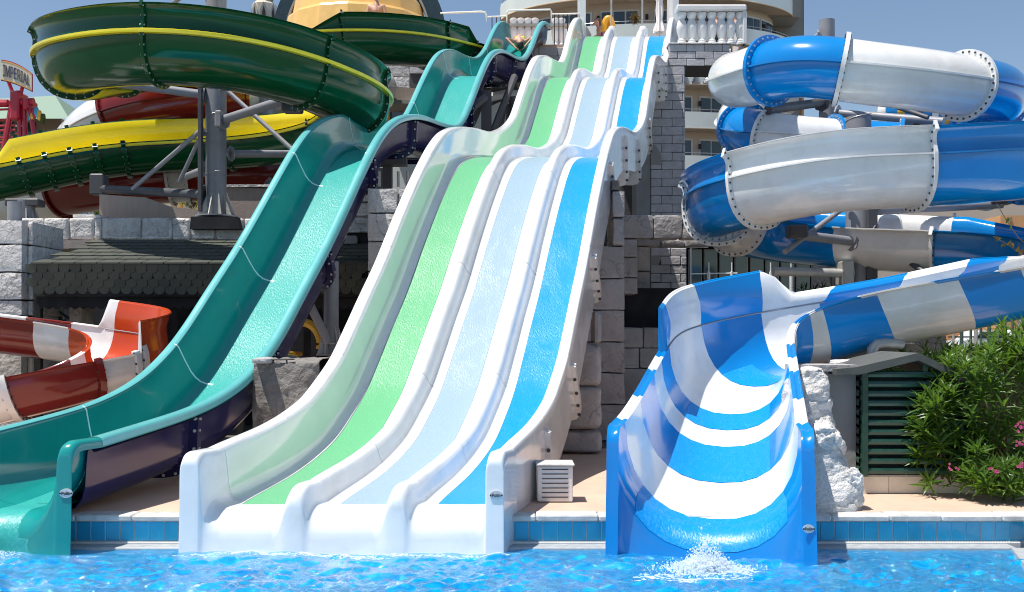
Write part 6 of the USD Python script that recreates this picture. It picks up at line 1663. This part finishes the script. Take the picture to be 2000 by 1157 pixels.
# the bather seated in the green slide in front of the golden shell
bx, by = X(735, 31.2), 31.2
bz = Z(12, by)
J = {"hd": (np.array([bx, by, bz + .33]), .105), "jaw": (np.array([bx, by - .06, bz + .25]), .06), "nk": (np.array([bx, by, bz + .15]), .058), "chest": (np.array([bx, by, bz - .18]), .165), "pel": (np.array([bx, by + .1, bz - .52]), .16), "ls": (np.array([bx - .21, by, bz - .02]), .07), "rs": (np.array([bx + .21, by, bz - .02]), .07),
     "le": (np.array([bx - .30, by - .05, bz - .32]), .05), "re": (np.array([bx + .30, by - .05, bz - .32]), .05), "lwr": (np.array([bx - .26, by - .25, bz - .5]), .035), "rwr": (np.array([bx + .26, by - .25, bz - .5]), .035), "lk": (np.array([bx - .14, by - .5, bz - .45]), .075), "rk": (np.array([bx + .14, by - .5, bz - .45]), .075), "lh": (np.array([bx - .11, by, bz - .56]), .1), "rh": (np.array([bx + .11, by, bz - .56]), .1), "lf": (np.array([bx - .14, by - .6, bz - .75]), .05), "rf": (np.array([bx + .14, by - .6, bz - .75]), .05), "nose": (np.array([bx, by - .11, bz + .32]), .02)}
B = [("hd", "jaw"), ("hd", "nose"), ("hd", "nk"), ("nk", "chest"), ("chest", "pel"), ("chest", "ls"), ("chest", "rs"), ("ls", "le"), ("rs", "re"), ("le", "lwr"), ("re", "rwr"), ("pel", "lh"), ("pel", "rh"), ("lh", "lk"), ("rh", "rk"), ("lk", "lf"), ("rk", "rf")]
hand(J, B, "l", J["lwr"][0], [.2, -.5, -.2], [.8, 0, 0]); hand(J, B, "r", J["rwr"][0], [-.2, -.5, -.2], [.8, 0, 0])
pb_ = thing("person", "bare-shouldered bather seated in the green slide below the golden shell", "person", (bx, by, bz - .7))
body(J, B, "body", pb_, "skin", .03, 6)
obj("hair", boulder(np.array([bx, by + .02, bz + .37]), (.11, .115, .10), 9, .1, 3), "hair_dark", pb_, 60)
obj("shorts", boulder(np.array([bx, by + .02, bz - .58]), (.2, .2, .14), 10, .06, 3), "paint_cyan", pb_, 60)
# bathers glimpsed behind the balustrade
for k, (px, lab, m_) in enumerate(((1400, "bather in dark trunks standing behind the balustrade, left of the pair", "paint_black"), (1437, "bather with a blue towel standing behind the balustrade, right of the pair", "paint_cyan"))):
    x_, y_, z_ = X(px, 34.6), 34.6, Z(84.5, 32.2)
    q = thing("person", lab, "person", (x_, y_, z_))
    J = {"hd": ((x_, y_, z_ + 1.62), .10), "nk": ((x_, y_, z_ + 1.46), .055), "chest": ((x_, y_, z_ + 1.22), .15), "pel": ((x_, y_, z_ + .92), .15), "ls": ((x_ - .19, y_, z_ + 1.36), .06), "rs": ((x_ + .19, y_, z_ + 1.36), .06), "le": ((x_ - .25, y_, z_ + 1.08), .045), "re": ((x_ + .25, y_, z_ + 1.08), .045), "lwr": ((x_ - .26, y_ - .06, z_ + .84), .032), "rwr": ((x_ + .26, y_ - .06, z_ + .84), .032), "lh": ((x_ - .09, y_, z_ + .86), .10), "rh": ((x_ + .09, y_, z_ + .86), .10), "lk": ((x_ - .10, y_, z_ + .47), .065), "rk": ((x_ + .10, y_, z_ + .47), .065), "lf": ((x_ - .10, y_, z_ + .06), .045), "rf": ((x_ + .10, y_, z_ + .06), .045), "lt": ((x_ - .10, y_ - .17, z_ + .04), .032), "rt": ((x_ + .10, y_ - .17, z_ + .04), .032), "nose": ((x_, y_ - .11, z_ + 1.61), .02)}
    J = {a: (np.array(b), r) for a, (b, r) in J.items()}
    B = [("hd", "nk"), ("hd", "nose"), ("nk", "chest"), ("chest", "pel"), ("chest", "ls"), ("chest", "rs"), ("ls", "le"), ("rs", "re"), ("le", "lwr"), ("re", "rwr"), ("pel", "lh"), ("pel", "rh"), ("lh", "lk"), ("rh", "rk"), ("lk", "lf"), ("rk", "rf"), ("lf", "lt"), ("rf", "rt")]
    hand(J, B, "l", J["lwr"][0], [0, -.1, -1], [0, 1, 0]); hand(J, B, "r", J["rwr"][0], [0, -.1, -1], [0, 1, 0])
    body(J, B, "body", q, "skin", .04, 5)
    obj("hair", boulder((x_, y_ + .02, z_ + 1.67), (.11, .115, .09), k, .1, 3), "hair_dark", q, 60)
    obj("trunks" if k == 0 else "towel", boulder((x_, y_ - .01, z_ + .80), (.20, .17, .20), k + 2, .06, 3), m_, q, 60)

# ------------------------------------------------------------------ splashes and foam
def splash(label, c, s, n, seed, up=1.0):
    R = np.random.default_rng(seed)
    t = thing("splash", label, "splash", c, kind=None)
    dr = []
    ico = trimesh.creation.icosphere(0, 1.0); iv, if_ = np.array(ico.vertices), np.array(ico.faces)
    for k in range(n):
        a = R.normal(size=3) * [.42, .32, 0]; r = math.hypot(a[0], a[1])
        h = abs(R.normal()) * .55 * up * math.exp(-(r / .42) ** 2) + .02 * R.random()
        p = np.asarray(c) + a * s + np.array([0, 0, h * s[2]])
        q = (.0025 + .009 * R.random() ** 3)
        dr.append((iv * q * [1, 1, R.uniform(.7, 1.7)] + p, if_))
    obj("droplets", dr, "foam", t, kind="stuff")
    # heap of white water
    for j in range(5):
        o = R.normal(size=3) * [.16, .08, 0]
        V, F = boulder(np.asarray(c) + o * s + [0, 0, .02], (s[0] * .26, s[1] * .22, s[2] * (.16 + .16 * R.random()) * up), seed + j, .75, 4)
        obj("white_water", (V, F), "foam", t, 70)
    return t
splash("white splash where the blue and white flume meets the pool", (1.90, 9.98, 0.0), (.44, .46, .27), 4600, 41)
splash("splash at the foot of the teal slide at the left edge", (-5.55, 10.45, 0.02), (.36, .36, .6), 3600, 42, 1.1)
def foam_patch(label, cx_, cy_, rx, ry, n, seed):
    R = np.random.default_rng(seed); out = []
    t = thing("foam", label, "foam", (cx_, cy_, 0))
    for k in range(n):
        a, r = R.uniform(0, 2 * math.pi), R.random() ** .6
        x, y = cx_ + rx * r * math.cos(a), cy_ + ry * r * math.sin(a)
        ix, iy = np.clip(int((x - X_w[0]) / (X_w[1] - X_w[0])), 0, nx - 1), np.clip(int((y - Y_w[0]) / (Y_w[1] - Y_w[0])), 0, ny - 1)
        z = gz_w[ix, iy] - .006
        q = .004 + .011 * R.random() ** 2
        m = 7
        th = np.linspace(0, 2 * np.pi, m, endpoint=False)
        ring = np.column_stack([x + q * 1.7 * np.cos(th) * R.uniform(.6, 1.4, m), y + q * np.sin(th) * R.uniform(.6, 1.4, m), np.full(m, z)])
        V = np.vstack([ring, [[x, y, z + q * .28]]])
        out.append((V, np.array([[i, (i + 1) % m, m] for i in range(m)])))
    obj("bubbles", out, "foam", t, kind="stuff")
X_w, Y_w, gz_w = np.linspace(-9.5, 6.0, 430), 4.6 + (10.95 - 4.6) * np.linspace(0, 1, 250), gz
foam_patch("drifting foam in front of the blue mouth's splash", 1.75, 9.75, .62, .30, 900, 51)
foam_patch("line of foam along the white lip of the three-lane slide", -1.75, 10.55, 1.75, .08, 900, 52)
foam_patch("foam below the teal slide at the left edge", -5.4, 10.2, .5, .3, 300, 53)
# ------------------------------------------------------------------ groups of like things
GROUPS = {"steel_column": "grey steel columns that carry the slides", "oleander_bush": "oleander bushes at the right edge", "yellow_post": "yellow posts behind the parapet", "parked_car": "cars parked behind the fence", "stone_pier": "stone piers between the slides", "person": "bathers on the slides and the platform", "splash": "splashes at the slide ends", "white_rock": "white painted rocks", "brick_wall": "grey brick walls", "low_wall": "weathered walls behind the parapet", "platform_railing": "railings on the top platform", "foam": "patches of foam on the pool", "tube_slide": "closed tube slides", "flume_slide": "open flume slides", "water_slide": "straight water slides", "rendered_wall": "plain rendered walls", "stone_wall": "walls of large stones", "balustrade": "white balustrades on the platform"}
for pr in stage.GetPrimAtPath("/World").GetChildren():
    nm = pr.GetName().rstrip("0123456789").rstrip("_")
    if nm in GROUPS and pr.GetCustomDataByKey("label"):
        pr.SetCustomDataByKey("group", GROUPS[nm])
